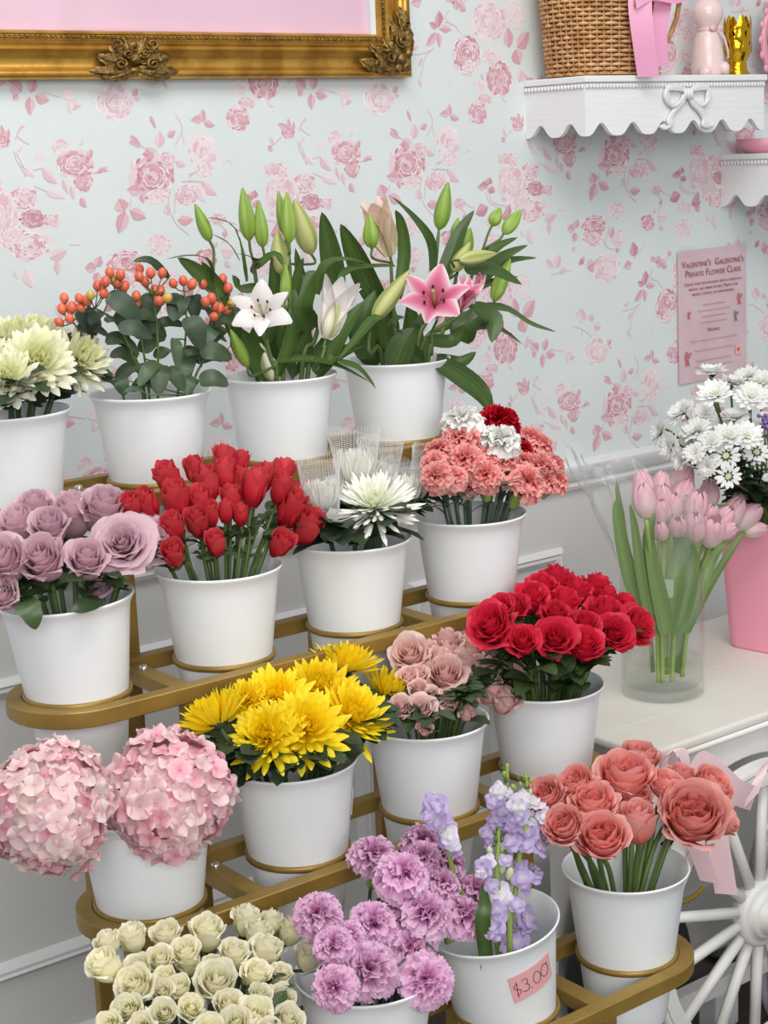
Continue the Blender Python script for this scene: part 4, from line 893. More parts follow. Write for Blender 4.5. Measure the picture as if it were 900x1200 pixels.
def place(bk, heads, kind, words, cat, name, group, f=.35, out=.6, stem='stem', sr=.0026, cal=None, cal_k=1.0, lk='rose', leaves=1, lsize=.045, ydepth=(.055, -.055), off=.45, extra=None, base=None, rimz=BH, rr=.066, upb=1.0, gs=1.0, foot=.35, rl=0):
    """one object per flower: head, calyx, stem and leaves; heads are (u, v, width in px, options)"""
    b = base if base is not None else bucket_base(*bk); vs = [h[1] for h in heads]; v0, v1 = min(vs), max(vs) + 1e-6; out_list = []
    for i, h in enumerate(heads):
        o = h[3] if len(h) > 3 else {}
        t = (h[1] - v0) / (v1 - v0); dy = o.get('dy', ydepth[0] + (ydepth[1] - ydepth[0]) * t)
        P = at(h[0], h[1], b.y + dy); dep = pix(P)[2]; D = h[2] / FPX * dep * gs
        toc = (CAM - P).normalized(); ff = o.get('f', f)
        od = Vector((P.x - b.x, P.y - b.y, 0)) * 8
        n = (Vector((0, 0, upb)) * (1 - ff) + toc * ff + od * o.get('out', out) + _r0 * o.get('r', 0) + Vector((rs.uniform(-.1, .1), rs.uniform(-.1, .1), 0))).normalized()
        if 'n' in o: n = (RGT * o['n'][0] + UPV * o['n'][1] + toc * o['n'][2]).normalized()
        out_list.append([h, o, P, D, n])
    # rows by height in the bunch, then order along the row
    idx = sorted(range(len(heads)), key=lambda i: heads[i][1]); nrow = 1 if len(heads) < 4 else 2 if len(heads) < 9 else 3 if len(heads) < 16 else 4
    names = {1: [''], 2: ['upper', 'lower'], 3: ['top', 'middle', 'lowest'], 4: ['top', 'second', 'third', 'lowest']}[nrow]
    rank = {}
    for rI in range(nrow):
        row = sorted(idx[rI * len(idx) // nrow:(rI + 1) * len(idx) // nrow], key=lambda i: heads[i][0])
        for k, i in enumerate(row): rank[i] = (names[rI], k, len(row))
    res = []
    for i, (h, o, P, D, n) in enumerate(out_list):
        rn, k, kn = rank[i]; w = o.get('w', words)
        pos = 'leftmost' if k == 0 else 'rightmost' if k == kn - 1 else ORD[k] + ' from left'
        lb = o.get('label') or f"{w}, {pos} in {rn + ' row of ' if rn else ''}its bunch"
        th = thing(name, b + Vector((0, 0, .016)), lb, cat, group); L0 = T(-th.location)
        kd = o.get('k', kind); me = V[kd][rs.randrange(len(V[kd]))]
        hgt = HG[me.name] * D
        link('bloom', me, th, L0 @ T(P - n * hgt * off) @ align(n, rs.uniform(0, 6)) @ S(D))
        base_h = P - n * hgt * off
        if cal: link('calyx', cal, th, L0 @ T(base_h + n * .03 * D) @ align(n, rs.uniform(0, 6)) @ S(D * cal_k))
        sp = stem_path(b, rimz, rr, base_h, n, 0 if cal is not CAL_C else .3 * D, foot); mb = MB()
        mb.tube([p - th.location for p in sp], lambda t: sr * (1.0 + .12 * t), 7); build(mb, 'stem', stem, th)
        nl = o.get('leaves', leaves)
        if lk:
            top = [p for p in sp if p.z > b.z + rimz - (.012 if math.hypot(p.x - b.x, p.y - b.y) < rr * .8 else -.012)]
            for j in range(nl):
                fr_ = (.72 + .28 * rs.random()) if lk in ('mum', 'carn') else (.5 + .45 * (j + rs.random()) / max(1, nl)); p = top[min(len(top) - 1, int(fr_ * len(top)))] if top else sp[len(sp) // 2]
                a = math.atan2(P.y - b.y, P.x - b.x) + rs.uniform(-1.5, 1.5); d = Vector((math.cos(a), math.sin(a), rs.uniform(.25, .8) if lk == 'carn' else rs.uniform(.05, .5) if lk == 'mum' else rs.uniform(.15, .9)))
                link('leaf', LEAF[lk][rs.randrange(3)], th, L0 @ T(p) @ frame_m(d, (0, 0, 1)) @ S(lsize * rs.uniform(.75, 1.25)))
        for j in range(rl):                      # foliage just above the rim
            near = [p for p in sp if b.z + rimz - .004 < p.z < b.z + rimz + .035] or [sp[len(sp) // 2]]
            p = near[rs.randrange(len(near))]; a = math.atan2(P.y - b.y, P.x - b.x) + rs.uniform(-1.3, 1.3)
            kk = 'mum' if lk == 'mum' else 'rose'
            link('leaf', LEAF[kk][rs.randrange(3)], th, L0 @ T(p) @ frame_m(Vector((math.cos(a), math.sin(a), rs.uniform(.1, .7))), (rs.uniform(-.3, .3), -.3, 1)) @ S(lsize * rs.uniform(.8, 1.2)))
        if extra: extra(th, P, D, n, o, L0)
        for q in o.get('pxleaf', ()):
            mb = strip_leaf([at(a, c, b.y + e) - th.location for a, c, e in q[0]], q[1] / FPX * pix(P)[2], toc_l(P, q), .18, .05, .8, i); build(mb, 'leaf', q[2] if len(q) > 2 else 'leaf', th)
        res.append(th)
    return res
def toc_l(P, q): return ((CAM - P).normalized() + Vector((0, 0, .8))).normalized()
def C2(ox, oy, s, rows):
    """readings from an enlarged view"""
    return [(ox + r[0] / s, oy + r[1] / s, r[2] / s) + tuple(r[3:]) for r in rows]

# mauve roses
place((1, 0), C2(0, 550, 2.727, [
    (392, 240, 182, {'k': 'lavopen', 'n': (-.15, .45, .9), 'w': 'large wide open mauve rose facing out', 'dy': -.05}), (490, 225, 150, {'k': 'lavopen', 'dy': -.02, 'n': (.55, .4, .6), 'w': 'open mauve rose tucked behind the largest'}), (330, 140, 145, {'dy': .02}), (232, 150, 135, {'dy': .045}), (160, 190, 118, {'dy': .01}),
    (60, 185, 120, {'dy': .05}), (135, 295, 136, {'dy': -.055}), (20, 300, 140, {'dy': -.04}), (275, 295, 122, {'dy': -.05}), (318, 372, 92, {'dy': -.035, 'pxleaf': [([(118, 700, -.045), (108, 706, -.075), (97, 712, -.088), (84, 716, -.088)], 26)], 'w': 'small low mauve rose'}), (12, 405, 95, {'dy': -.055, 'pxleaf': [([(24, 704, -.045), (30, 708, -.078), (38, 722, -.09), (42, 738, -.088)], 30)], 'w': 'small low mauve rose'}), (110, 130, 110, {'dy': .06})]),
    'lav', 'mauve rose on a green stem', 'rose', 'rose', 'mauve roses', rl=3, gs=1.22, f=.38, out=.45, cal=CAL, cal_k=.62, leaves=4, lsize=.045, sr=.003)
# small red spray roses
place((1, 1), C2(140, 520, 3.6, [
    (208, 150, 112), (318, 112, 80), (438, 75, 90), (445, 138, 98, {'dy': .03}), (512, 85, 75), (50, 262, 80), (120, 255, 98), (365, 175, 105), (240, 240, 125), (345, 255, 110, {'dy': 0}), (505, 170, 90), (570, 190, 112, {'dy': -.02, 'f': .1}), (600, 150, 95, {'dy': .04}),
    (685, 130, 92), (680, 192, 92, {'dy': 0}), (470, 245, 95), (448, 290, 68, {'f': .15}), (510, 298, 72, {'f': .1}), (330, 335, 96), (228, 350, 95), (382, 300, 80), (800, 222, 88), (722, 282, 122, {'f': .5}), (790, 355, 115, {'f': .5}), (678, 425, 98, {'f': .45}), (404, 425, 82, {'f': .15}), (228, 465, 98, {'f': .2}), (740, 215, 70)]),
    'redspray', 'small red spray rose, half open', 'rose', 'rose', 'small red spray roses', rl=1, gs=1.1, f=.25, out=.45, cal=CAL_L, cal_k=.72, leaves=4, lsize=.022, sr=.0019, ydepth=(.06, -.065))
# big red roses
place((2, 3), C2(540, 660, 3.913, [
    (435, 90, 150), (370, 115, 130), (520, 140, 140), (620, 125, 140), (325, 165, 140), (660, 180, 150), (745, 205, 130), (185, 205, 110), (255, 205, 115), (465, 195, 150), (430, 245, 130), (150, 295, 200, {'n': (-.35, .5, .75)}), (650, 255, 190), (780, 300, 185, {'n': (.6, .45, .6)}), (560, 295, 140), (285, 365, 135, {'f': .2}), (430, 355, 170, {'f': .4}), (565, 380, 160, {'f': .35}), (700, 330, 160, {'n': (.3, .3, .8)})]),
    'red', 'big red rose, fully open', 'rose', 'rose', 'big red roses', rl=3, gs=1.24, f=.42, out=.5, cal=CAL, cal_k=.5, leaves=6, lsize=.052, sr=.0034, ydepth=(.075, -.07))
# pale pink spray roses
place((2, 2), C2(440, 740, 4.737, [
    (192, 135, 165, {'n': (-.2, .5, .8), 'w': 'open pale pink rose with pale rim'}), (295, 90, 80, {'f': .1}), (395, 70, 130), (390, 120, 110), (520, 95, 130), (350, 170, 130), (470, 165, 125, {'f': .1, 'w': 'pale pink rose, cream side showing'}), (640, 120, 115), (385, 250, 175, {'n': (0, .6, .75), 'w': 'large pale pink rose, heart showing'}), (580, 215, 145), (680, 200, 115), (775, 205, 130, {'f': .1}), (490, 270, 100), (485, 325, 85), (630, 320, 135), (690, 260, 90), (310, 370, 100), (715, 385, 125), (395, 395, 115, {'f': .05}), (505, 400, 110, {'f': .05}), (250, 455, 150), (140, 430, 110), (240, 325, 85), (180, 255, 90), (240, 245, 90), (275, 545, 68, {'f': .05}), (505, 470, 60, {'f': .05})]),
    'pinkspray', 'pale pink spray rose', 'rose', 'rose', 'pale pink spray roses', rl=3, gs=1.45, f=.35, out=.45, cal=CAL_L, cal_k=.5, leaves=4, lsize=.036, sr=.0018, ydepth=(.06, -.07),)
# cream spray roses
place((3, 0), C2(90, 1050, 3.1, [
    (112, 172, 88, {'f': .1}), (200, 155, 105, {'f': .1}), (325, 150, 110), (472, 135, 130), (105, 255, 125, {'f': .1, 'n': (-.55, .7, .4)}), (305, 235, 98), (225, 265, 98), (395, 210, 110, {'dy': .03, 'w': 'dull cream rose sunk between its neighbours'}), (615, 90, 110), (708, 95, 85), (655, 140, 100), (780, 130, 100), (568, 220, 112), (685, 208, 125), (840, 222, 100, {'f': .1}), (650, 290, 105), (738, 290, 85), (325, 300, 80), (215, 330, 135), (310, 350, 85), (372, 340, 92), (505, 320, 150), (490, 255, 70, {'dy': .02}), (665, 365, 80), (740, 375, 100), (190, 418, 115), (320, 428, 98), (415, 410, 92), (548, 400, 110), (640, 440, 130), (762, 455, 110), (580, 465, 110), (400, 250, 90, {'dy': .03}), (240, 478, 100), (480, 490, 110), (690, 500, 105), (120, 470, 90)]),
    'cream', 'cream white spray rose', 'rose', 'rose', 'cream spray roses', gs=1.12, f=.38, out=.45, cal=CAL_L, cal_k=.62, leaves=2, lsize=.03, sr=.0019, ydepth=(.09, -.09), stem='stem_dark')
# coral garden roses
place((3, 3), C2(620, 870, 3.6, [
    (462, 75, 165, {'dy': .075}), (405, 150, 220, {'dy': .04}), (200, 180, 150), (75, 225, 150), (150, 235, 90, {'dy': .03}), (272, 265, 185, {'n': (-.1, .7, .6), 'w': 'open coral rose with deep orange heart'}), (575, 185, 140), (640, 150, 120, {'dy': .06}), (768, 190, 165, {'n': (.6, .6, .5)}), (440, 255, 150, {'dy': .02}), (148, 355, 160, {'n': (-.3, .5, .75)}), (308, 405, 205, {'n': (-.05, .6, .75), 'w': 'broad coral rose, ruffled heart showing'}), (455, 345, 150, {'k': 'coralbud', 'f': .15, 'w': 'cupped coral rose with pale petals'}), (690, 315, 270, {'n': (.1, .5, .75), 'w': 'largest coral rose with ruffled heart'}), (810, 330, 140, {'dy': -.02, 'n': (.7, .4, .4)})]),
    'coral', 'coral garden rose on a bare stem', 'rose', 'rose', 'coral garden roses', gs=1.12, f=.4, out=.35, cal=CAL, cal_k=.42, leaves=0, lsize=.04, sr=.0032, ydepth=(.06, -.06))
# cream chrysanthemums
place((0, 0), C2(0, 360, 6, [
    (265, 360, 450, {'n': (.05, .5, .85), 'dy': -.055}), (575, 345, 430, {'n': (.5, .55, .6), 'dy': -.01}), (110, 190, 380, {'dy': .03}), (270, 160, 340, {'dy': .05}), (40, 490, 400, {'n': (-.3, .5, .8), 'dy': -.065}), (-140, 330, 400, {'dy': 0})]),
    'mumcream', 'cream white chrysanthemum with greenish heart', 'chrysanthemum', 'chrysanthemum', 'cream chrysanthemums', rl=2, gs=1.28, f=.3, out=.3, cal=CAL_M, cal_k=.8, leaves=5, lsize=.06, sr=.0035, lk='mum', stem='stem_dark')
# yellow chrysanthemums
place((2, 1), C2(200, 740, 3, [
    (475, 335, 265, {'n': (.05, .5, .8), 'dy': -.075, 'w': 'yellow chrysanthemum facing straight out'}), (330, 360, 240, {'n': (-.35, .5, .75), 'dy': -.06}), (645, 285, 260, {'n': (.35, .75, .5), 'dy': -.04}), (370, 225, 240, {'dy': .0}), (525, 185, 250, {'dy': .03}), (622, 95, 205, {'k': 'yellowcup', 'f': .1, 'dy': .06}), (775, 195, 210, {'k': 'yellowcup', 'n': (.55, .8, .1), 'dy': .03}), (140, 285, 225, {'k': 'yellowcup', 'n': (-.55, .85, -.05), 'dy': -.01, 'w': 'yellow chrysanthemum seen from the side, leaning outwards'}), (265, 235, 150, {'dy': .01}), (600, 225, 180, {'dy': 0})]),
    'yellow', 'bright yellow chrysanthemum', 'chrysanthemum', 'chrysanthemum', 'yellow chrysanthemums', rl=3, gs=1.27, f=.4, out=.35, cal=CAL_M, cal_k=.6, leaves=12, lsize=.062, sr=.003, lk='mum', stem='stem_dark')
# netted white chrysanthemums
def sleeve(th, P, D, n, o, L0):
    if not o.get('net'): return
    r = random.Random(int(P.x * 1e4)); mb = MB(); R0, H0, fl = o['net']
    def fn(u, v):
        a = 2 * PI * u; rr = R0 * (.62 + .38 * math.sin(PI * .5 * min(1, v * 2.2))) * (1 + fl * max(0, v - .5) * 1.4) * (1 + .07 * math.sin(3 * a + 4 * v)); return (rr * math.cos(a), rr * math.sin(a), H0 * v * (1 + .05 * math.sin(2 * a)))
    mb.grid(fn, 46, 36, 0, True); o2 = build(mb, 'net_sleeve', 'net', th, L0 @ T(P - n * D * .62) @ align(n, r.uniform(0, 6)), smooth=False)
    w = o2.modifiers.new('wire', 'WIREFRAME'); w.thickness = .0005; w.use_even_offset = False
place((1, 2), C2(330, 500, 5, [
    (545, 445, 440, {'k': 'spider', 'n': (-.05, .72, .66), 'dy': -.05, 'w': 'open white spider chrysanthemum without a net'}), (240, 415, 185, {'dy': -.02, 'net': (.023, .085, .35), 'n': (-.1, 1, .15)}), (425, 265, 230, {'dy': .03, 'net': (.027, .10, .5), 'n': (.0, 1, .1)}), (700, 405, 215, {'dy': .01, 'net': (.026, .085, .5), 'n': (.18, 1, .2)}), (815, 375, 150, {'dy': .045, 'net': (.02, .09, .4), 'n': (.22, 1, .1)}), (570, 290, 150, {'dy': .05, 'net': (.024, .08, .5), 'n': (.05, 1, .1)})]),
    'mumclosed', 'closed white chrysanthemum in a net sleeve', 'chrysanthemum', 'chrysanthemum', 'white chrysanthemums', rl=4, gs=1.28, f=.1, out=.3, cal=CAL_M, cal_k=.8, leaves=12, lsize=.062, sr=.003, lk='mum', stem='stem_dark', extra=sleeve, off=.4)
# pink carnations with a few white and red
place((1, 3), C2(480, 475, 4.737, [
    (295, 95, 200, {'k': 'carnwhite', 'w': 'white carnation at the back', 'label': 'white carnation at the back of the pink bunch, beside the red one', 'dy': .04}), (490, 110, 195, {'k': 'carnred', 'label': 'single dark red carnation standing above the pink bunch', 'dy': .03}), (500, 200, 200, {'k': 'carnwhite', 'label': 'white carnation in front of the red one', 'dy': 0}), (630, 250, 90, {'k': 'carnred', 'label': 'red carnation mostly hidden among the pink ones', 'dy': .005}),
    (280, 190, 190), (660, 200, 160), (710, 230, 140), (165, 250, 140), (135, 320, 130), (310, 310, 170, {'dy': -.03}), (225, 280, 120), (440, 285, 130), (530, 310, 140), (625, 320, 140), (150, 400, 150, {'dy': -.05}), (240, 410, 130, {'dy': -.05, 'f': .1}), (425, 400, 150, {'dy': -.05, 'f': .1}), (645, 430, 190, {'dy': -.05}), (720, 360, 170), (790, 340, 140), (815, 420, 130), (330, 470, 80, {'dy': -.03}), (750, 420, 130)]),
    'carnpink', 'salmon pink carnation', 'carnation', 'carnation', 'pink carnations', gs=1.3, f=.25, out=.6, cal=CAL_C, cal_k=.9, leaves=5, lsize=.06, sr=.002, lk='carn', stem='stem_grey', off=.5)
# lilac carnations
place((3, 1), C2(340, 950, 3.6, [
    (350, 190, 190), (560, 135, 180), (640, 220, 190), (475, 270, 215, {'dy': 0}), (640, 310, 150, {'dy': .02}), (780, 350, 180), (530, 340, 150), (570, 440, 225, {'dy': -.03}), (725, 445, 190, {'dy': -.02}), (115, 440, 195), (350, 480, 205), (185, 570, 170), (250, 520, 120), (510, 580, 200, {'n': (.05, .5, .85)}), (330, 670, 235, {'n': (-.1, .45, .9), 'w': 'large flat lilac carnation facing out'}), (185, 745, 185, {'n': (-.4, .2, .85)}), (570, 715, 225, {'n': (.25, .3, .9)}), (560, 200, 160, {'dy': .05}), (470, 420, 110)]),
    'carnlilac', 'lilac pink carnation, ruffled', 'carnation', 'carnation', 'lilac carnations', gs=1.14, f=.35, out=.5, cal=CAL_C, cal_k=.75, leaves=2, lsize=.05, sr=.0022, lk='carn', stem='stem_grey', ydepth=(.085, -.08), off=.5)
# ------------------------------------------------------------------ hydrangeas
def floret(seed, pw=.34, cu=1.0):
    r = random.Random(seed); mb = MB(); cupf = r.uniform(.05, .22) * cu
    for k in range(4):
        a = PI / 2 * k + r.uniform(-.12, .12); e = Vector((math.cos(a), math.sin(a), 0)); l = Vector((-e.y, e.x, 0)); L = .5 * r.uniform(.9, 1.05); ph = r.uniform(0, 6)
        def fn(u, v):
            s = u * 2 - 1; w = pw * math.sin(PI * min(1, .06 + .86 * v) ** .9) ** .7 + .02; p = e * (L * v) + l * (s * w) + Vector((0, 0, cupf * v * v - .10 * s * s * v + .03 * math.sin(3 * s + ph) * v + .012 * (k % 2))); return (p.x, p.y, p.z, min(1, v + .1))
        mb.grid(fn, 6, 5)
    mb.ball((0, 0, .02), .045, 6); return mb
FLO = [floret(s) for s in range(4)]
FLM = {m: [f.mesh('floret', m) for f in FLO] for m in ('hyd_a', 'hyd_b', 'hyd_c')}
def hydrangea(c, rx, rz_, label, seed, axis, pal, bk=(2, 0), N=175):
    r = random.Random(seed); b = bucket_base(*bk); th = thing('hydrangea', b + Vector((0, 0, .016)), label, 'hydrangea', 'pink hydrangeas'); pts = []
    A = align(axis)
    for i in range(N):
        z = 1 - 1.72 * (i + .5) / N; a = i * 2.39996; q = math.sqrt(max(0, 1 - z * z)); d = Vector((q * math.cos(a), q * math.sin(a), z)); d = (A @ d).normalized()
        k = 1 + .07 * math.sin(4 * d.x + 3 * d.z + seed) + r.uniform(-.07, .05); P = c + Vector((d.x * rx, d.y * rx, d.z * rz_)) * k; pts.append((P, (d + Vector((r.uniform(-.35, .35), r.uniform(-.35, .35), r.uniform(-.35, .35)))).normalized()))
    pts.sort(key=lambda q: (q[0] - CAM).length); rest = {}
    for i, (P, n) in enumerate(pts):
        s = r.uniform(.023, .031); m = pal[min(len(pal) - 1, int(r.random() ** 1.2 * len(pal)))]; M4 = T(P - th.location) @ align(n, r.uniform(0, 6)) @ S(s)
        if i < 100: link('floret', FLM[m][r.randrange(4)], th, M4)
        else: rest.setdefault(0, MB()).add(FLO[r.randrange(4)], M4)
    o = build(rest[0], 'florets', 'hyd_b', th); o['kind'] = 'stuff'
    mb = MB(); mb.ball(tuple(c - th.location), 1, 16, 0, (rx * .80, rx * .80, rz_ * .80)); build(mb, 'flower_core', 'hyd_b', th)
    sp = stem_path(b, BH, .06, c, Vector(axis).normalized(), .03); mb = MB(); mb.tube([p - th.location for p in sp], .004, 8); build(mb, 'stem', 'stem', th)
    return th
yb = YB[2]
hydrangea(at(58, 948, yb - .06), .060, .068, 'pale pink hydrangea head drooping outside its bucket beside the wall', 3, (-.35, -.25, .9), ['hyd_b', 'hyd_c', 'hyd_a'])
hydrangea(at(196, 932, yb - .052), .068, .068, 'full pink hydrangea head, nearer the yellow chrysanthemums', 5, (.2, -.2, 1), ['hyd_a', 'hyd_b', 'hyd_b'])
hydrangea(at(0, 952, yb + .05), .040, .046, 'deeper pink hydrangea head half hidden behind the drooping pale one', 7, (-.6, 0, .8), ['hyd_a'], N=130)

# ------------------------------------------------------------------ stock spikes in the tilted bucket
SF = []
for s in range(3):
    f = floret(s + 20, .25, .3); f2 = floret(s + 30, .24, 1.5); mb = MB(); mb.add(f, S(1.0)); mb.add(f2, T((0, 0, .10)) @ Matrix.Rotation(.7, 4, 'Z') @ S(.62)); SF.append(mb)
SFM = {m: [f.mesh('floret', m) for f in SF] for m in ('stockf', 'stockw')}
def stock(label, path, flos, buds, bk=(3, 2), dy=0):
    b = bucket_base(*bk); y = b.y; th = thing('stock_flower', b + Vector((0, 0, .016)), label, 'stock flower', 'lavender stock spikes'); r = random.Random(len(label))
    c8 = crop(530, 890, 5); P = [at(*c8(x, z), y + dy) for x, z in path]; foot = b + Vector((0, 0, .03)) + (Vector((P[-1].x, P[-1].y, b.z)) - b) * .4; foot.z = b.z + .03
    sp = spline(P + [foot], 5); mb = MB(); mb.tube([p - th.location for p in sp], lambda t: .0022 + .0018 * t, 7); build(mb, 'stem', 'stem_pale', th)
    for (x, z, d, m) in flos:
        u, v = c8(x, z); p0 = at(u, v, y + dy); ax = min(sp, key=lambda q: (q - p0).length); toc = (CAM - p0).normalized()
        p = p0 + toc * r.uniform(.0, .02); n = ((p - ax) * 25 + toc * .6 + Vector((0, 0, .35)) + Vector((r.uniform(-.3, .3), r.uniform(-.3, .3), r.uniform(-.3, .3)))).normalized()
        link('floret', SFM[m][r.randrange(3)], th, T(p - th.location) @ align(n, r.uniform(0, 6)) @ S(1.16 * d / 5 / FPX * pix(p)[2]))
        mb = MB(); mb.tube([ax - th.location, p - n * .006 - th.location, p - th.location], .0011, 5); build(mb, 'pedicel', 'stem_pale', th)
    for (x, z, d, m) in buds:
        u, v = c8(x, z); p = at(u, v, y + dy); ax = min(sp, key=lambda q: (q - p).length); n = ((p - ax) * 20 + Vector((0, 0, .7))).normalized(); mb = MB(); mb.ball((0, 0, 0), .5, 8, 0, (.7, .7, 1.1)); build(mb, 'bud', m, th, T(p - th.location) @ align(n) @ S(d / 5 / FPX * pix(p)[2]))
F_, W_ = 'stockf', 'stockw'
stock('tall lavender and white stock spike in front of the red rose bucket', [(428, 90), (440, 180), (440, 330), (400, 520), (370, 780), (335, 1000)],
      [(475, 255, 125, W_), (385, 265, 120, W_), (440, 425, 150, F_), (545, 335, 110, W_), (505, 510, 130, F_), (400, 330, 110, F_), (345, 480, 130, F_), (360, 375, 115, F_), (470, 345, 100, W_), (410, 215, 90, W_), (520, 420, 100, F_), (435, 500, 100, F_), (410, 690, 130, F_), (480, 680, 110, F_), (400, 620, 90, F_), (430, 745, 100, F_), (490, 640, 80, F_), (430, 930, 160, F_), (375, 850, 110, F_), (370, 1080, 175, F_), (410, 985, 110, F_)],
      [(390, 110, 36, 'calyx'), (430, 88, 30, 'budpale'), (460, 125, 36, 'budpale'), (400, 145, 40, 'budpale'), (440, 160, 44, 'calyx'), (360, 165, 50, 'budpale'), (455, 190, 40, 'stockw'), (420, 120, 34, 'calyx')], dy=-.01)
stock('stock spike with a bare green tip behind the tall lavender one', [(322, 22), (320, 150), (300, 330), (320, 600), (330, 1000)],
      [(270, 180, 100, W_), (240, 240, 100, F_), (320, 200, 80, W_), (295, 300, 120, F_), (285, 360, 130, F_), (210, 430, 110, F_), (225, 480, 90, F_), (325, 400, 100, F_), (250, 350, 100, F_), (345, 250, 90, F_)],
      [(305, 85, 44, 'budpale'), (330, 70, 36, 'calyx'), (322, 30, 30, 'calyx'), (315, 120, 40, 'calyx'), (300, 55, 26, 'calyx')], dy=.03)
stock('shortest stock spike, greenish tip and white buds, at the bucket front', [(268, 400), (268, 520), (262, 700), (300, 860), (335, 1000)],
      [(180, 640, 110, F_), (210, 600, 95, W_), (310, 590, 80, F_), (275, 790, 150, W_), (250, 950, 150, F_), (240, 1010, 110, F_), (300, 830, 100, F_), (170, 660, 80, W_), (260, 880, 110, F_), (230, 740, 90, F_)],
      [(220, 535, 55, 'stockw'), (292, 640, 62, 'stockw'), (335, 670, 72, 'stockw'), (250, 430, 36, 'calyx'), (280, 440, 36, 'calyx'), (265, 405, 34, 'calyx'), (255, 470, 40, 'calyx'), (290, 470, 36, 'calyx'), (290, 530, 40, 'budpale'), (245, 500, 34, 'calyx')], dy=-.05)
stock('lavender stock spike leaning out behind the lilac carnations', [(-105, 215), (-85, 300), (-40, 480), (60, 800), (250, 1000)],
      [(-110, 240, 110, F_), (-80, 270, 120, F_), (-130, 290, 120, F_), (-70, 330, 130, F_), (-30, 380, 110, F_), (-95, 350, 130, F_), (-20, 440, 120, W_), (0, 490, 110, W_), (-40, 460, 110, F_), (-140, 330, 90, F_), (10, 540, 100, F_)],
      [(-105, 205, 40, 'stockf'), (-90, 225, 40, 'stockf')], dy=.02)
mb = strip_leaf([bucket_base(3, 2) + Vector((-.045, -.03, .10)), at(566, 1090, YB[3] - .055), at(568, 1060, YB[3] - .055), at(565, 1035, YB[3] - .05)], .018, -FWD, .2, 0, .7)
o = build(mb, 'stock_leaf', 'leaf_lily'); tag(o, 'broad green leaf standing in the tilted bucket beside the stock', 'leaf')

# ------------------------------------------------------------------ hypericum
def px(u, v, y): return at(u, v, y)
BER = []
for s in range(3):
    r = random.Random(s); mb = MB()
    mb.grid(lambda u, v: ((.5 * math.sin(PI * v) * (1 - .12 * v)) * math.cos(2 * PI * u) * (1 + .03 * math.cos(6 * PI * u)), .5 * math.sin(PI * v) * (1 - .12 * v) * math.sin(2 * PI * u) * (1 + .03 * math.cos(6 * PI * u)), .56 - .56 * math.cos(PI * v), v), 14, 10, 0, True); BER.append(mb)
BERM = {m: [b.mesh('berry', m) for b in BER] for m in ('berry', 'berry_green')}
SEP = calyx(5, .5, .36, 1.0, -.3, .2).mesh('berry_calyx', 'calyx')
def hyper(label, stem, berries, leaves, dy, bk=(0, 1)):
    b = bucket_base(*bk); y = b.y + dy; c5 = crop(60, 300, 3.913); th = thing('hypericum_stem', b + Vector((0, 0, .016)), label, 'hypericum', 'hypericum stems with orange berries'); r = random.Random(len(label) + int(stem[0][0]))
    P = [px(*c5(*q), y) for q in stem]; R1 = P[-1]; foot = b + (Vector((R1.x, R1.y, b.z)) - b) * .35; foot.z = b.z + .018
    sp = spline(P + [foot], 6); mb = MB(); mb.tube([p - th.location for p in sp], lambda t: .0011 + .0009 * t, 6); build(mb, 'stem', 'stem', th)
    for j in range(4):
        a = sp[int((.22 + .16 * j + .05 * r.random()) * len(sp))]
        if a.z < b.z + BH + .01: continue
        dd = Vector((r.choice((-1, 1)) * r.uniform(.5, 1), r.uniform(-.5, .6), r.uniform(-.2, .5))).normalized(); L = r.uniform(.034, .046)
        build(strip_leaf([a - th.location, a + dd * L * .5 + Vector((0, 0, .005)) - th.location, a + dd * L - Vector((0, 0, .004)) - th.location], L * .66, ((CAM - a).normalized() * .5 + Vector((r.uniform(-.4, .4), 0, .7))).normalized(), .16, 0, .62), 'leaf', 'leaf_hyp', th)
    for q in berries:
        p = px(*c5(q[0], q[1]), y + r.uniform(-.02, .01)); D = 47 / 3.913 / FPX * pix(p)[2] * r.uniform(.92, 1.1); m = 'berry_green' if len(q) > 2 else 'berry'
        ax = sp[0] if (p - sp[0]).length < .05 else min(sp, key=lambda w: (w - p).length); n = ((p - ax).normalized() * .8 + Vector((0, 0, .9)) + (CAM - p).normalized() * .2).normalized(); M4 = T(p - n * D * .5 - th.location) @ align(n, r.uniform(0, 6)) @ S(D)
        bo = link('berry', BERM[m][r.randrange(3)], th, M4); link('berry_calyx', SEP, bo, T((0, 0, .06)))
        mb = MB(); mb.tube(spline([ax - th.location, (ax + (p - n * D * .5)) * .5 - th.location - Vector((0, 0, .002)), p - n * D * .5 - th.location], 3), .0008, 5); build(mb, 'berry_stalk', 'stem', th)
    for (x1, z1, x2, z2, w, bend, ld) in leaves:
        u1, v1 = c5(x1, z1); u2, v2 = c5(x2, z2); a = px(u1, v1, y + ld); d = px(u2, v2, y + ld - .012); mid = (a + d) * .5 + Vector((0, 0, .006 * bend)) + (CAM - a).normalized() * .006
        face = ((CAM - a).normalized() * .75 + Vector((r.uniform(-.4, .4), 0, r.uniform(.1, .7)))).normalized(); mb = strip_leaf([a - th.location, mid - th.location, d - th.location], w / 3.913 / FPX * pix(a)[2], face, .16, 0, .62); build(mb, 'leaf', 'leaf_hyp', th)
        ax = min(sp, key=lambda q: (q - a).length); mb = MB(); mb.tube([ax - th.location, a - th.location], .001, 5); build(mb, 'leaf_stalk', 'stem', th)
hyper('hypericum stem leaning over the cream chrysanthemums, five ripe berries', [(95, 300), (120, 330), (160, 400), (260, 540), (330, 640)], [(60, 195), (50, 245), (95, 238), (38, 305), (85, 290)], [(205, 360, 105, 270, 105, 1, .0), (225, 330, 150, 250, 70, 1, .02)], .0)
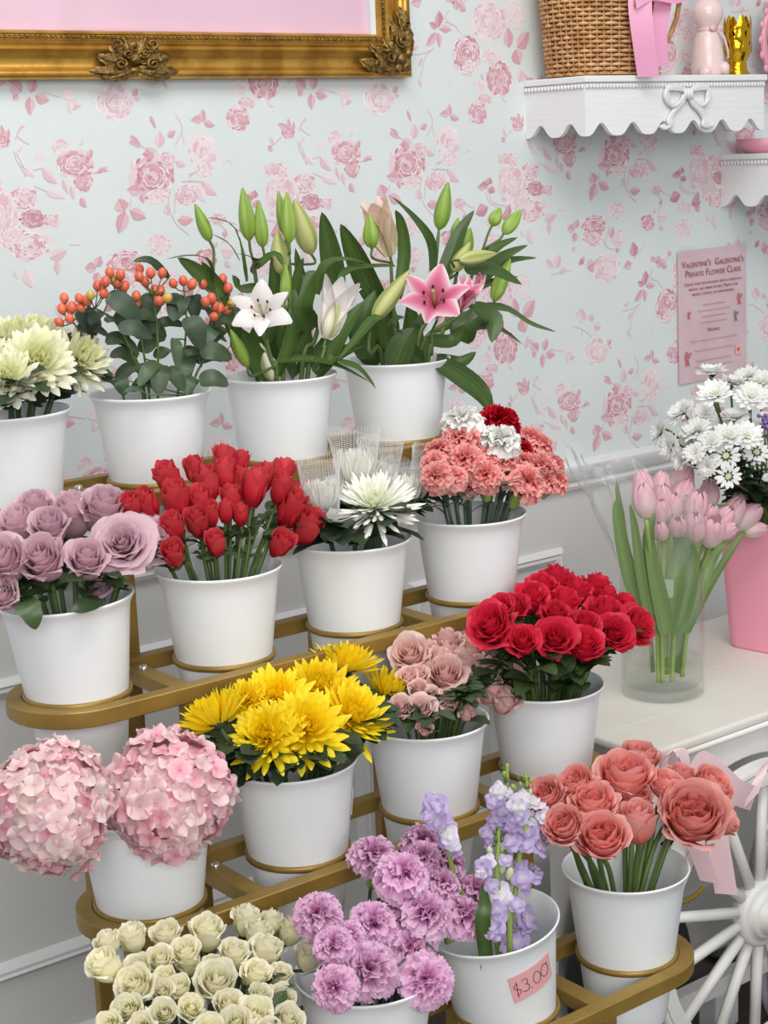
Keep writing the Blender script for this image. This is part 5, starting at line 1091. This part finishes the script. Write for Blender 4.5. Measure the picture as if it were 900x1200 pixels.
hyper('hypericum stem carrying one yellowish unripe berry', [(200, 240), (240, 260), (300, 310), (370, 450), (420, 640)], [(130, 195), (137, 240), (180, 182, 1), (165, 207), (212, 138), (240, 172), (248, 120)], [(270, 190, 410, 310, 105, 1, 0), (310, 330, 465, 378, 75, 1, -.02), (400, 440, 250, 375, 95, 1, .02)], -.01)
hyper('hypericum stem with the topmost orange berries of the bunch', [(300, 170), (320, 250), (370, 420), (430, 640)], [(268, 78), (318, 88), (285, 113, 1), (305, 125), (325, 165), (335, 140)], [(330, 180, 250, 220, 50, 1, .01), (395, 500, 480, 620, 70, 1, .01)], .02)
hyper('hypericum stem with a small low trio of berries', [(385, 240), (400, 300), (420, 420), (450, 640)], [(362, 215), (390, 220), (390, 185)], [(490, 490, 400, 600, 70, 1, -.045), (510, 500, 490, 640, 95, 1, -.05), (400, 250, 510, 200, 90, 1, .02), (420, 330, 520, 390, 100, 1, .03)], .01)
hyper('hypericum stem with nine berries under one dark arching leaf', [(470, 180), (480, 280), (490, 420), (490, 640)], [(405, 62), (455, 80), (405, 97), (432, 120), (475, 160), (500, 160), (508, 80), (493, 208), (530, 195, 1)], [(540, 100, 375, 25, 40, 2, .01), (430, 290, 520, 170, 90, 1, .02), (530, 520, 610, 620, 80, 1, -.04), (470, 320, 610, 320, 50, 1, .03)], .0)
hyper('hypericum stem with three berries in a level row', [(610, 160), (620, 280), (610, 440), (580, 640)], [(560, 127), (605, 115), (645, 130)], [(600, 180, 560, 300, 105, 1, .01), (630, 280, 690, 430, 110, 1, -.03), (570, 380, 580, 515, 62, 1, -.05), (650, 180, 660, 290, 80, 1, .02)], -.01)
hyper('hypericum stem with berries just beside the open white lily', [(760, 180), (730, 300), (680, 440), (620, 640)], [(695, 130), (755, 145), (785, 107), (800, 175), (810, 150), (790, 150)], [(800, 290, 905, 290, 75, 1, .01), (680, 440, 830, 475, 85, 1, -.045), (700, 420, 805, 335, 80, 1, -.01), (640, 470, 600, 590, 70, 1, -.03)], .01)
hyper('hypericum stem whose berries hang in a loose lower cluster', [(740, 260), (735, 320), (700, 470), (640, 640)], [(708, 213), (735, 197), (750, 232), (768, 243), (808, 250), (745, 280), (830, 217, 1)], [(680, 575, 815, 590, 95, 1, -.055), (660, 560, 620, 640, 70, 1, -.02), (440, 635, 335, 625, 38, 1, -.06), (760, 330, 700, 420, 70, 1, 0), (300, 560, 340, 640, 80, 1, 0)], -.02)

# ------------------------------------------------------------------ lilies
def lily_bud(seed=0):
    mb = MB()
    def fn(u, v):
        a = 2 * PI * u; r = .5 * math.sin(PI * min(1, .03 + .95 * v ** .78)) ** .75 * (1 + .10 * math.cos(3 * a)) * (1 - .25 * v); return (r * math.cos(a), r * math.sin(a), v, .5 + .5 * math.cos(3 * a))
    return mb.grid(fn, 24, 14, 0, True)
BUD = {m: lily_bud().mesh('bud', m) for m in ('bud', 'budpale', 'budwhite')}
def tepals(opening, L, m_tone, seed, th0=.12, recurve=1.6):
    """six tepals; opening in 0..1"""
    r = random.Random(seed); out = []
    for i in range(6):
        inner = i % 2; W = L * (.50 if inner else .37); phi = 2 * PI * i / 6 + r.uniform(-.06, .06); e = Vector((math.cos(phi), math.sin(phi), 0)); lat = Vector((-e.y, e.x, 0)); P = []; p = e * .01 * L; nv = 12; rc = recurve * opening * r.uniform(.85, 1.15)
        for j in range(nv + 1):
            v = j / nv; a = th0 + rc * v ** 1.4; d = e * math.sin(a) + Vector((0, 0, math.cos(a))); P.append((p.copy(), d)); p = p + d * (L / nv)
        mb = MB(); pz = r.uniform(0, 6)
        def fn(u, v):
            q, d = P[int(round(v * nv))]; s = u * 2 - 1; nn = lat.cross(d); w = W * .5 * math.sin(PI * min(1, (.10 + .88 * v)) ** 1.05) ** .8; k = q + lat * (s * w) + nn * (-.30 * w * (1 - s * s) + .10 * w * math.sin(7 * v + pz) * abs(s)); return (k.x, k.y, k.z, m_tone(s, v))
        out.append(mb.grid(fn, 8, nv))
    return out
TW = lambda s, v: min(1, .35 + .6 * v); TP = lambda s, v: min(1, .10 + .30 * v + 0.8 * abs(s) ** 2.2 + .35 * max(0, v - .75)); TQ = lambda s, v: min(1, .25 + .75 * v)
def open_lily(th, c, n, L, opening, m, tone, seed, stamens=True, spin=0, name='flower', recurve=1.6):
    fo = bpy.data.objects.new(name, None); C.objects.link(fo); fo.parent = th; fo.matrix_local = T(c - th.location) @ align(n, spin); fo.empty_display_size = .01
    for t in tepals(opening, L, tone, seed, recurve=recurve): build(t, 'tepal', m, fo)
    if stamens:
        for k in range(6):
            a = 2 * PI * k / 6 + .3; e = Vector((math.cos(a), math.sin(a), 0)); P = spline([(0, 0, .1 * L), tuple(e * .07 * L + Vector((0, 0, .40 * L))), tuple(e * .18 * L + Vector((0, 0, .66 * L)))], 4); mb = MB(); mb.tube(P, .010 * L, 5); mb2 = MB(); mb.ball(P[-1], .05 * L, 8, 1, (.45, .45, 1.3)); build(mb, 'stamen', ['filament', 'anther'], fo)
        mb = MB(); mb.tube([(0, 0, .1 * L), (0, .01 * L, .5 * L), (0, .02 * L, .78 * L)], .016 * L, 6); mb.ball((0, .02 * L, .79 * L), .035 * L, 8); build(mb, 'pistil', 'stem_pale', fo)
    return fo
def lily(bk, label, stem, buds=(), leaves=(), flowers=(), dy=0, name='lily', grp='lilies in the back row'):
    b = bucket_base(*bk); y = b.y; th = thing(name, b + Vector((0, 0, .016)), label, 'lily', grp); r = random.Random(int(stem[0][0] * 7 + stem[0][1]))
    P = [at(u, v, y + dy) for u, v in stem]; hv = Vector((P[-1].x - b.x, P[-1].y - b.y, 0)); kq = min(1, .058 / max(hv.length, 1e-6)); P[-1] = Vector((b.x + hv.x * kq, b.y + hv.y * kq, b.z + BH + .012)); foot = b + (Vector((P[-1].x, P[-1].y, b.z)) - b) * .4; foot.z = b.z + .02; sp = spline(P + [foot], 6); mb = MB(); mb.tube([p - th.location for p in sp], lambda t: .0024 + .0012 * min(1, 2 * t), 7)
    def pedicel(p, d):
        lower = [q for q in sp if q.z < p.z - .004] or sp; ax = min(lower, key=lambda q: (q - p).length + .4 * abs((q - p).length - .03))
        mb.tube(spline([p - th.location, p - d * .014 - th.location, ax - th.location], 5), .0020, 6)
    for q in buds:
        tu, tv, bu, bv, w, m = q[:6]; e = q[6] if len(q) > 6 else 0; a = at(bu, bv, y + dy + e); t = at(tu, tv, y + dy + e + (q[7] if len(q) > 7 else 0)); d = t - a; L = d.length; W = w / FPX * pix(a)[2] * 1.12
        link('bud', BUD[m], th, T(a - th.location) @ align(d, r.uniform(0, 2)) @ S((W, W, L))); pedicel(a, d.normalized())
    for q in flowers: q(th, y + dy, pedicel)
    build(mb, 'stem', 'stem', th)
    for q in leaves:
        pts, w = q[0], q[1]; e = q[2] if len(q) > 2 else 0; ff = q[3] if len(q) > 3 else .5; W = w / FPX * pix(at(pts[0][0], pts[0][1], y))[2] * 1.06
        n_ = len(pts); P = [at(p[0], p[1], y + dy + e - .02 * i / (n_ - 1)) - th.location for i, p in enumerate(pts)]
        face = ((CAM - (P[0] + th.location)).normalized() * ff + Vector((r.uniform(-.25, .25), 0, 1 - ff))).normalized(); build(strip_leaf(P, W, face, .22, 0, .85, 0, .5, .16, 10), 'leaf', 'leaf_lily', th)
    return th
lily((0, 2), 'lily stem with one tall bud, leaning over the hypericum berries', [(250, 318), (254, 345), (272, 395), (300, 440)],
     [(228.7, 239, 246, 283, 15, 'bud')], [([(282, 420), (289, 330), (275, 268), (241, 255)][1:], 11, .01, .3), ([(280, 305), (268, 286), (247, 274)], 9, .0, .4), ([(252, 340), (244, 306), (222, 300), (194, 304)], 10, -.01, .2), ([(262, 345), (230, 318), (208, 302)], 18, .0, .8), ([(264, 350), (250, 330), (236, 306)], 17, .01, .8), ([(300, 440), (270, 380), (262, 340)], 22, .02)], dy=.0)
lily((0, 2), 'lily stem with two tall green buds side by side', [(297, 305), (300, 330), (306, 380), (318, 440)],
     [(284, 220, 292, 282, 19, 'bud'), (303, 236, 308, 290, 16, 'bud', -.01)], [([(295, 320), (300, 305), (278, 297)], 14, -.01, .3), ([(300, 315), (322, 298), (332, 312)], 15, -.02, .3), ([(303, 335), (284, 340), (272, 322)], 18, 0), ([(312, 400), (322, 350), (318, 300)], 20, .02), ([(315, 420), (285, 410), (275, 370)], 26, -.02, .7)], dy=.015)
lily((0, 2), 'lily stem with a tight cluster of buds, tallest of the bunch', [(338, 295), (340, 330), (338, 380), (332, 440)],
     [(336, 225, 339, 285, 17, 'bud', -.02), (326, 224, 334, 275, 14, 'bud', .01), (345, 234, 365, 298, 25, 'budpale', .02), (325, 270, 328, 322, 22, 'budpale', .0), (335, 310, 334, 352, 13, 'bud', -.03)], [([(345, 350), (350, 320), (356, 302)], 12, 0), ([(340, 400), (354, 350), (346, 290)], 18, .01), ([(328, 420), (315, 370), (322, 330)], 20, .03), ([(335, 430), (352, 390), (365, 350)], 24, .02)], dy=.02)
def fw(th, y, ped):
    c = at(309, 372, y - .03); n = (RGT * -.12 + UPV * .40 + (CAM - c).normalized() * .9).normalized(); open_lily(th, c - n * .018, n, .070, 1.0, 'lilywhite', TW, 4, True, .55, recurve=1.75); ped(c - n * .02, n)
lily((0, 2), 'wide open white lily, beside the hypericum', [(312, 398), (316, 415), (321, 432), (324, 442)], [(270, 386, 290, 430, 15, 'bud', -.01), (305, 402, 320, 447, 17, 'budwhite', .01)], [([(322, 445), (300, 420), (284, 385)], 26, .02, .7), ([(325, 440), (340, 400), (344, 360)], 16, .02)], [fw], dy=-.045)
def fh(th, y, ped):
    a = at(382, 397, y); t = at(402, 328, y); d = (t - a).normalized(); open_lily(th, a, d, (t - a).length * 1.05, .55, 'lilywhite', TW, 9, False, .3, recurve=1.1); link('bud', BUD['budwhite'], th, T(a - th.location) @ align(d) @ S((.032, .032, .070))); ped(a, d)
lily((0, 2), 'half open white lily trumpet on the side near the pink lily', [(381, 405), (377, 420), (370, 435), (362, 444)], [], [([(385, 420), (400, 390), (427, 352)], 22, .0, .6), ([(372, 440), (395, 415), (424, 400)], 17, .0, .35), ([(372, 445), (390, 425), (412, 412), (430, 405)], 12, .02, .3)], [fh], dy=-.04)
lily((0, 2), 'leafy lily stem with one broad upright leaf, no open flower', [(382, 330), (378, 360), (368, 400), (356, 442)], [], [([(386, 400), (391, 330), (384, 280), (377, 248)], 27, .03, .8), ([(372, 345), (380, 312), (404, 304), (432, 309)], 15, -.03, .25), ([(368, 385), (352, 362), (362, 330), (372, 318)], 30, .0, .8), ([(326, 424), (362, 422), (398, 430), (435, 449)], 19, -.06, .35), ([(355, 440), (358, 400), (350, 352)], 18, .02), ([(345, 442), (332, 400), (336, 365)], 20, .02), ([(350, 440), (385, 405), (392, 370)], 26, .04), ([(310, 440), (300, 405), (308, 372)], 24, .04)], dy=.02)
g3 = (0, 3)
lily(g3, 'lily stem with one big bud leaning towards the white lilies', [(434, 388), (432, 402), (434, 414), (438, 424)], [(480, 317, 438, 374, 21, 'budpale', -.01)], [([(470, 390), (444, 372), (420, 395), (396, 422)], 15, -.02, .3), ([(396, 424), (420, 432), (441, 456)], 14, -.04, .4), ([(430, 420), (426, 380), (440, 340)], 26, .03, .8)], dy=-.05)
def fp(th, y, ped):
    a = at(457, 300, y); t = at(438, 234, y); d = (t - a).normalized(); open_lily(th, a, d, (t - a).length * 1.02, .4, 'lilypeach', TQ, 12, False, .2, recurve=.8); ped(a, d)
lily(g3, 'peach tinted lily just opening, highest in the pink lily bucket', [(458, 308), (460, 345), (463, 390), (465, 428)], [(433, 251, 436, 291, 18, 'bud', -.03)], [([(466, 350), (474, 300), (470, 262), (463, 246)], 15, 0, .8), ([(452, 370), (430, 330), (412, 290), (399, 262)], 27, .02, .8), ([(450, 380), (470, 330), (464, 312), (414, 315)][2:] + [(395, 330)], 15, -.04, .25), ([(455, 420), (448, 370), (436, 330)], 34, .03, .8), ([(470, 425), (484, 400), (480, 350)], 30, .04, .8), ([(445, 425), (425, 400), (412, 360)], 30, .04, .8)], [fp], dy=.02)
lily(g3, 'lily stem with a single tall straight bud above the pink flower', [(514, 272), (510, 311), (502, 370), (490, 428)], [(525, 213.5, 514.5, 269, 19, 'bud')], [([(507, 318), (506, 285), (485, 255), (459, 230)], 11, .0, .5), ([(515, 330), (528, 300), (540, 270), (556, 246)], 18, 0, .6), ([(505, 360), (490, 380), (470, 372), (450, 384)], 15, -.05, .25), ([(462, 431), (472, 405), (486, 384)], 31, -.06, .85)], dy=.01)
lily(g3, 'lily stem with a pair of small buds on thin stalks, side by side', [(566, 292), (552, 325), (528, 380), (500, 428)], [(586.5, 243.5, 576.5, 264.5, 15, 'bud'), (611, 246, 590, 274, 16, 'bud'), (551, 267, 542, 300, 18, 'bud', .01), (537, 255, 531, 281, 11, 'bud', .02)],
     [([(562, 315), (580, 292), (607, 278)], 16, 0, .4), ([(568, 318), (592, 300), (619, 287)], 17, .02, .4), ([(560, 335), (590, 308), (630, 302)], 16, .03, .4), ([(545, 318), (575, 316), (612, 333.5)], 21, -.03, .5), ([(548, 345), (580, 330), (608, 324)], 14, .02, .3), ([(550, 362), (590, 362), (622, 380), (652, 389)], 19, -.02, .4), ([(548, 385), (580, 384), (613, 404)], 19, .0, .4), ([(530, 390), (570, 370), (590, 385)], 26, .02, .5)], dy=.01)
lily(g3, 'lily stem with a bud lying sideways above the small pink flower', [(536, 318), (530, 345), (518, 390), (500, 430)], [(582, 297, 538, 305, 16, 'budpale', -.03), (551, 284, 531, 318, 17, 'budpale', -.01), (598, 303, 579, 353, 18, 'bud', .02)], [([(555, 360), (578, 375), (576, 402)], 24, -.04, .6), ([(540, 400), (548, 380), (575, 358)], 30, .0, .6), ([(512, 420), (540, 425), (558, 412)], 18, -.02, .5), ([(510, 425), (540, 442), (565, 462), (576, 484)], 27, -.06, .6), ([(515, 425), (545, 440), (570, 459)], 14, -.04, .4)], dy=-.01)
def f1(th, y, ped):
    c = at(510, 362, y - .03); n = (RGT * -.05 + UPV * .45 + (CAM - c).normalized() * .85).normalized(); open_lily(th, c - n * .022, n, .088, 1.0, 'lilypink', TP, 21, True, .3, recurve=1.55); ped(c - n * .022, n)
def f2(th, y, ped):
    a = at(540, 362, y - .01); n = (RGT * .35 + UPV * .8 + (CAM - a).normalized() * .5).normalized(); open_lily(th, a, n, .050, .7, 'lilypink', TP, 25, False, .9, recurve=1.3); ped(a, n)
    a = at(556, 345, y + .02); n = (RGT * .3 + UPV * .9).normalized(); open_lily(th, a, n, .034, .4, 'lilypink', TP, 27, False, .2, recurve=.9); ped(a, n)
lily(g3, 'open pink lily with white edged petals and dark stamens', [(506, 388), (506, 400), (505, 415), (503, 428)], [], [([(500, 400), (530, 400), (545, 380)], 20, .02, .5), ([(495, 425), (478, 410), (470, 385)], 22, .02, .7)], [f1, f2], dy=-.05)

# ------------------------------------------------------------------ tulips in the glass vase
vf = atz(785, 826, ZT); hd = Vector((_h.x, _h.y, 0)); dep = pix(vf)[2]; VR = 48 / FPX * (dep + .06); vc = vf + hd * VR; vc.z = ZT
VH = .02
while pix(vc + Vector((0, 0, VH)))[1] > 667: VH += .001
vase = thing('glass_vase', vc, 'clear glass cylinder vase holding the wrapped tulips on the white cart', 'vase')
mb = MB(); mb.lathe([(0, .001), (VR - .004, .001), (VR - .001, .003), (VR, .008), (VR, VH - .002), (VR - .0012, VH), (VR - .0028, VH), (VR - .0036, VH - .002), (VR - .0036, .022), (VR - .008, .0175), (0, .0165)], 72); build(mb, 'cylinder', 'glass', vase)
wt = MB(); WL = .062; wt.lathe([(0, .0172), (VR - .009, .018), (VR - .0042, .024), (VR - .0042, WL + .0015), (VR - .006, WL), (0, WL)], 64); o = build(wt, 'water', 'water'); o.location = vc; tag(o, 'shallow clear water in the bottom of the tulip vase', 'water')
tb = vc + Vector((0, 0, .012))
def tl(th, P, D, n, o, L0):
    if not o.get('lv'): return
    for (pts, w, ld) in o['lv']:
        q = [at(a, c, tb.y + ld) - th.location for a, c in pts]; face = ((CAM - P).normalized() * .8 + Vector((0, 0, .3))); build(strip_leaf(q, .8 * w / FPX * pix(P)[2], face, .35, 0, .7, 0, .6, .12, 8), 'leaf', 'leaf_tulip', th)
tul = C2(700, 540, 4.5, [
    (248, 205, 108, {'f': .05, 'n': (-.1, 1, .15), 'dy': -.06, 'w': 'tall pale tulip standing apart from the bunch', 'label': 'tall pale pink tulip standing apart at the near end of the bunch', 'lv': [([(765, 742), (752, 680), (744, 620), (738, 590)], 15, -.05), ([(762, 742), (738, 680), (724, 610), (722, 585)], 20, -.03)]}),
    (240, 135, 100, {'dy': .05, 'n': (-.15, 1, .1), 'lv': [([(768, 742), (735, 650), (727, 600), (722, 562)], 13, .02)]}), (335, 125, 85, {'dy': .05, 'n': (.1, 1, .1)}), (440, 105, 110, {'dy': .07, 'n': (.5, .9, 0)}), (350, 200, 95, {'n': (-.1, 1, .3), 'lv': [([(775, 742), (768, 690), (760, 630), (768, 600)], 22, -.05)]}), (450, 180, 105, {'dy': .03, 'n': (.4, .9, .2)}), (590, 175, 95, {'dy': .05, 'n': (.1, 1, .2), 'lv': [([(800, 742), (830, 650), (835, 600), (856, 592)], 13, .0)]}), (515, 240, 110, {'n': (.25, .9, .4), 'dy': -.01}),
    (335, 275, 95, {'n': (0, .9, .5), 'dy': -.02, 'lv': [([(780, 742), (775, 710), (765, 660), (757, 618)], 24, -.06), ([(784, 742), (790, 690), (796, 640), (786, 610)], 26, -.05)]}), (400, 240, 90, {'n': (.1, .9, .4)}), (332, 368, 75, {'n': (-.1, .7, .7), 'dy': -.055}), (423, 345, 84, {'n': (0, .6, .8), 'dy': -.06, 'lv': [([(790, 742), (800, 720), (812, 660), (803, 628)], 26, -.055)]}), (515, 345, 105, {'n': (0, .8, .6), 'dy': -.05, 'lv': [([(800, 742), (815, 710), (838, 650), (860, 632)], 17, -.04)]}), (605, 370, 115, {'k': 'tulipopen', 'n': (.15, .75, .6), 'dy': -.055, 'w': 'pale tulip opened to show its yellowish inside', 'label': 'pale pink tulip opened to show its yellowish inside'}), (595, 290, 85, {'n': (.3, .8, .5)}), (680, 368, 80, {'n': (.8, .35, .4), 'dy': -.04}), (670, 300, 90, {'n': (.5, .6, .5)}), (715, 275, 105, {'n': (.5, .8, .1), 'dy': .01}), (750, 218, 85, {'n': (.4, .9, .1), 'dy': .04}), (795, 295, 105, {'n': (.75, .65, .2), 'dy': 0, 'lv': [([(805, 742), (830, 690), (860, 640), (882, 612)], 12, .0)]}), (835, 362, 75, {'n': (.95, .1, .2), 'dy': -.01}), (460, 130, 90, {'dy': .06, 'n': (.2, 1, .1)})])
place(None, tul, 'tulip', 'pale pink closed tulip', 'tulip', 'tulip', 'pale pink tulips in the vase', f=.2, out=.3, cal=None, lk=None, leaves=0, sr=.0036, stem='stem_pale', ydepth=(.04, -.05), base=tb, rimz=.12, rr=.045, gs=1.22, foot=-.75, extra=tl, off=.5)
# cellophane wrap
cw = thing('cellophane_wrap', vc + Vector((0, 0, .07)), 'crinkled clear cellophane wrapped round the tulip bunch', 'wrap')
def cf(u, v):
    a = 2 * PI * u; lft = .5 - .5 * math.cos(a - math.radians(-37.4)); top = .30 + .05 * (math.cos(a - math.radians(142)))
    z = v * (top - .02 * math.sin(5 * a)); rr = .030 + .022 * min(1, z / .12) + .045 * max(0, (z - .12) / .16); rr = min(rr, VR - .008) if z < VH - .075 else rr
    rr *= 1 + (.05 * math.sin(7 * a + 9 * v) + .035 * math.sin(13 * a - 14 * v) + .02 * math.sin(29 * a + 5 * v)) * (.35 + v)
    off = -.03 * max(0, (z - .1) / .2); return (rr * math.cos(a) + off * _r0.x, rr * math.sin(a) + off * _r0.y, z)
mb = MB(); mb.grid(cf, 90, 36, 0, True); build(mb, 'sheet', 'cello', cw)

# ------------------------------------------------------------------ daisies in the pink bucket
pf = atz(886, 769, ZT); pb = pf + hd * .075 + _r0 * .055; pb.z = ZT; PH = .05
while pix(pb + Vector((0, 0, PH)))[1] > 603: PH += .001
pot = thing('pink_bucket', pb, 'pink plastic bucket of white daisies on the white cart, cut by the picture edge', 'bucket')
def rs4(r, rc, z, k=8):
    out = []
    for q in range(4):
        for i in range(k + 1): a = PI / 2 * q + PI / 2 * i / k; sx, sy = (1, 1) if q == 0 else (-1, 1) if q == 1 else (-1, -1) if q == 2 else (1, -1); out.append((sx * (r - rc) + rc * math.cos(a), sy * (r - rc) + rc * math.sin(a), z))
    return out
ringsP = [rs4(.066, .03, 0), rs4(.069, .03, .003), rs4(.086, .034, PH - .004), rs4(.089, .034, PH - .003), rs4(.089, .034, PH), rs4(.084, .032, PH), rs4(.067, .03, .006)]
mb = MB(); nn = len(ringsP[0]); mb.grid(lambda u, v: ringsP[int(round(v * 6))][int(round(u * nn)) % nn], nn, 6, 0, True); mb.poly(ringsP[0][::-1]); mb.poly(ringsP[-1]); o = build(mb, 'body', 'pinkpot', pot); smooth_angle(o, 40); o.matrix_local = Matrix.Rotation(math.radians(8), 4, 'Z')
dz = C2(750, 415, 6, [
    (505, 115, 225, {'n': (-.1, 1, .25), 'dy': .02}), (520, 270, 255, {'n': (-.1, .7, .7), 'dy': -.03}), (660, 190, 215, {'n': (.1, .9, .3)}), (745, 150, 190, {'dy': .05}), (850, 185, 220, {'dy': .03}), (785, 290, 245, {'n': (.1, .6, .8), 'dy': -.04}), (285, 400, 235, {'n': (-.6, .7, .4), 'dy': 0}), (130, 540, 200, {'n': (-.9, .3, .3), 'dy': .03}), (200, 650, 200, {'n': (-.8, .1, .5), 'dy': .0}), (385, 525, 230, {'n': (-.3, .7, .6), 'dy': -.03}), (490, 610, 180, {'n': (-.1, .5, .8), 'dy': -.06}), (610, 570, 225, {'n': (0, .6, .8), 'dy': -.07}), (665, 430, 220, {'n': (0, .9, .4), 'dy': -.02}), (755, 560, 230, {'n': (.2, .5, .8), 'dy': -.07}), (380, 690, 170, {'n': (-.3, .4, .8), 'dy': -.05}), (275, 750, 140, {'n': (-.7, .2, .5), 'dy': -.02}), (605, 715, 205, {'k': 'daisyopen', 'n': (-.05, .25, .95), 'dy': -.08, 'w': 'flat open white daisy'}), (820, 690, 190, {'k': 'daisyopen', 'n': (.1, .3, .95), 'dy': -.08, 'w': 'flat open white daisy'}), (622, 860, 185, {'k': 'daisyopen', 'n': (0, .1, 1), 'dy': -.09, 'label': 'lowest white daisy, few flat petals, hanging near the tulips'}), (470, 790, 150, {'n': (-.3, -.1, .8), 'dy': -.06}), (890, 865, 70, {'dy': -.08, 'label': 'small half open daisy bud over the pink bucket'}), (900, 300, 200, {'dy': 0}), (880, 480, 190, {'dy': -.02}), (450, 400, 170, {'dy': .03}), (560, 480, 190, {'dy': 0}), (960, 560, 200, {'dy': -.02}), (340, 600, 170, {'dy': .0})])
place(None, dz, 'daisy', 'white daisy', 'daisy', 'daisy', 'white daisies in the pink bucket', f=.4, out=.3, cal=CAL_M, cal_k=.7, lk='mum', leaves=5, lsize=.045, sr=.0022, stem='stem', base=pb + Vector((0, 0, .0)), rimz=PH, rr=.062, off=.4, gs=1.08)
for (x, z, k) in ((872, 480, .9), (895, 520, 1.0)):
    p = at(750 + x / 6, 415 + z / 6, pb.y - .05); th = thing('violet_statice', pb + Vector((0, 0, .02)), 'tiny violet filler flower among the white daisies, ' + ('upper' if z < 500 else 'lower') + ' of two', 'filler flower', 'violet filler flowers'); mb = MB(); r = random.Random(x)
    for i in range(14): mb.ball(tuple(p - th.location + Vector((r.uniform(-.01, .01), r.uniform(-.01, .01), r.uniform(-.01, .014)))), .004, 6)
    build(mb, 'florets', 'violet', th); mb = MB(); mb.tube([p - th.location, Vector((0, 0, .0))], .0012, 5); build(mb, 'stem', 'stem', th)

# ------------------------------------------------------------------ light
sc = bpy.context.scene
w = bpy.data.worlds.new('world'); sc.world = w; w.use_nodes = True; bg_ = w.node_tree.nodes['Background']; bg_.inputs[0].default_value = (.93, .97, 1.0, 1); bg_.inputs[1].default_value = .50
def area(name, loc, target, sx, sy, power, col=(1, 1, 1)):
    d = bpy.data.lights.new(name, 'AREA'); d.shape = 'RECTANGLE'; d.size = sx; d.size_y = sy; d.energy = power; d.color = col; o = bpy.data.objects.new(name, d); C.objects.link(o); o.location = loc
    o.rotation_euler = (Vector(target) - Vector(loc)).to_track_quat('-Z', 'Y').to_euler(); return o
area('shop_window_light', (-.7, -4.6, 2.5), (1.5, -.3, .9), 3.0, 1.8, 108, (1, .99, .97))
area('ceiling_panel_light', (1.0, -1.75, 3.3), (1.35, -.5, 0.5), 2.2, 1.1, 50, (1, .985, .96))
vs = sc.view_settings; vs.view_transform = 'Standard'; vs.look = 'None'; vs.exposure = -.08; vs.gamma = 1; vs.use_curve_mapping = False

sc.cycles.transparent_max_bounces = 40
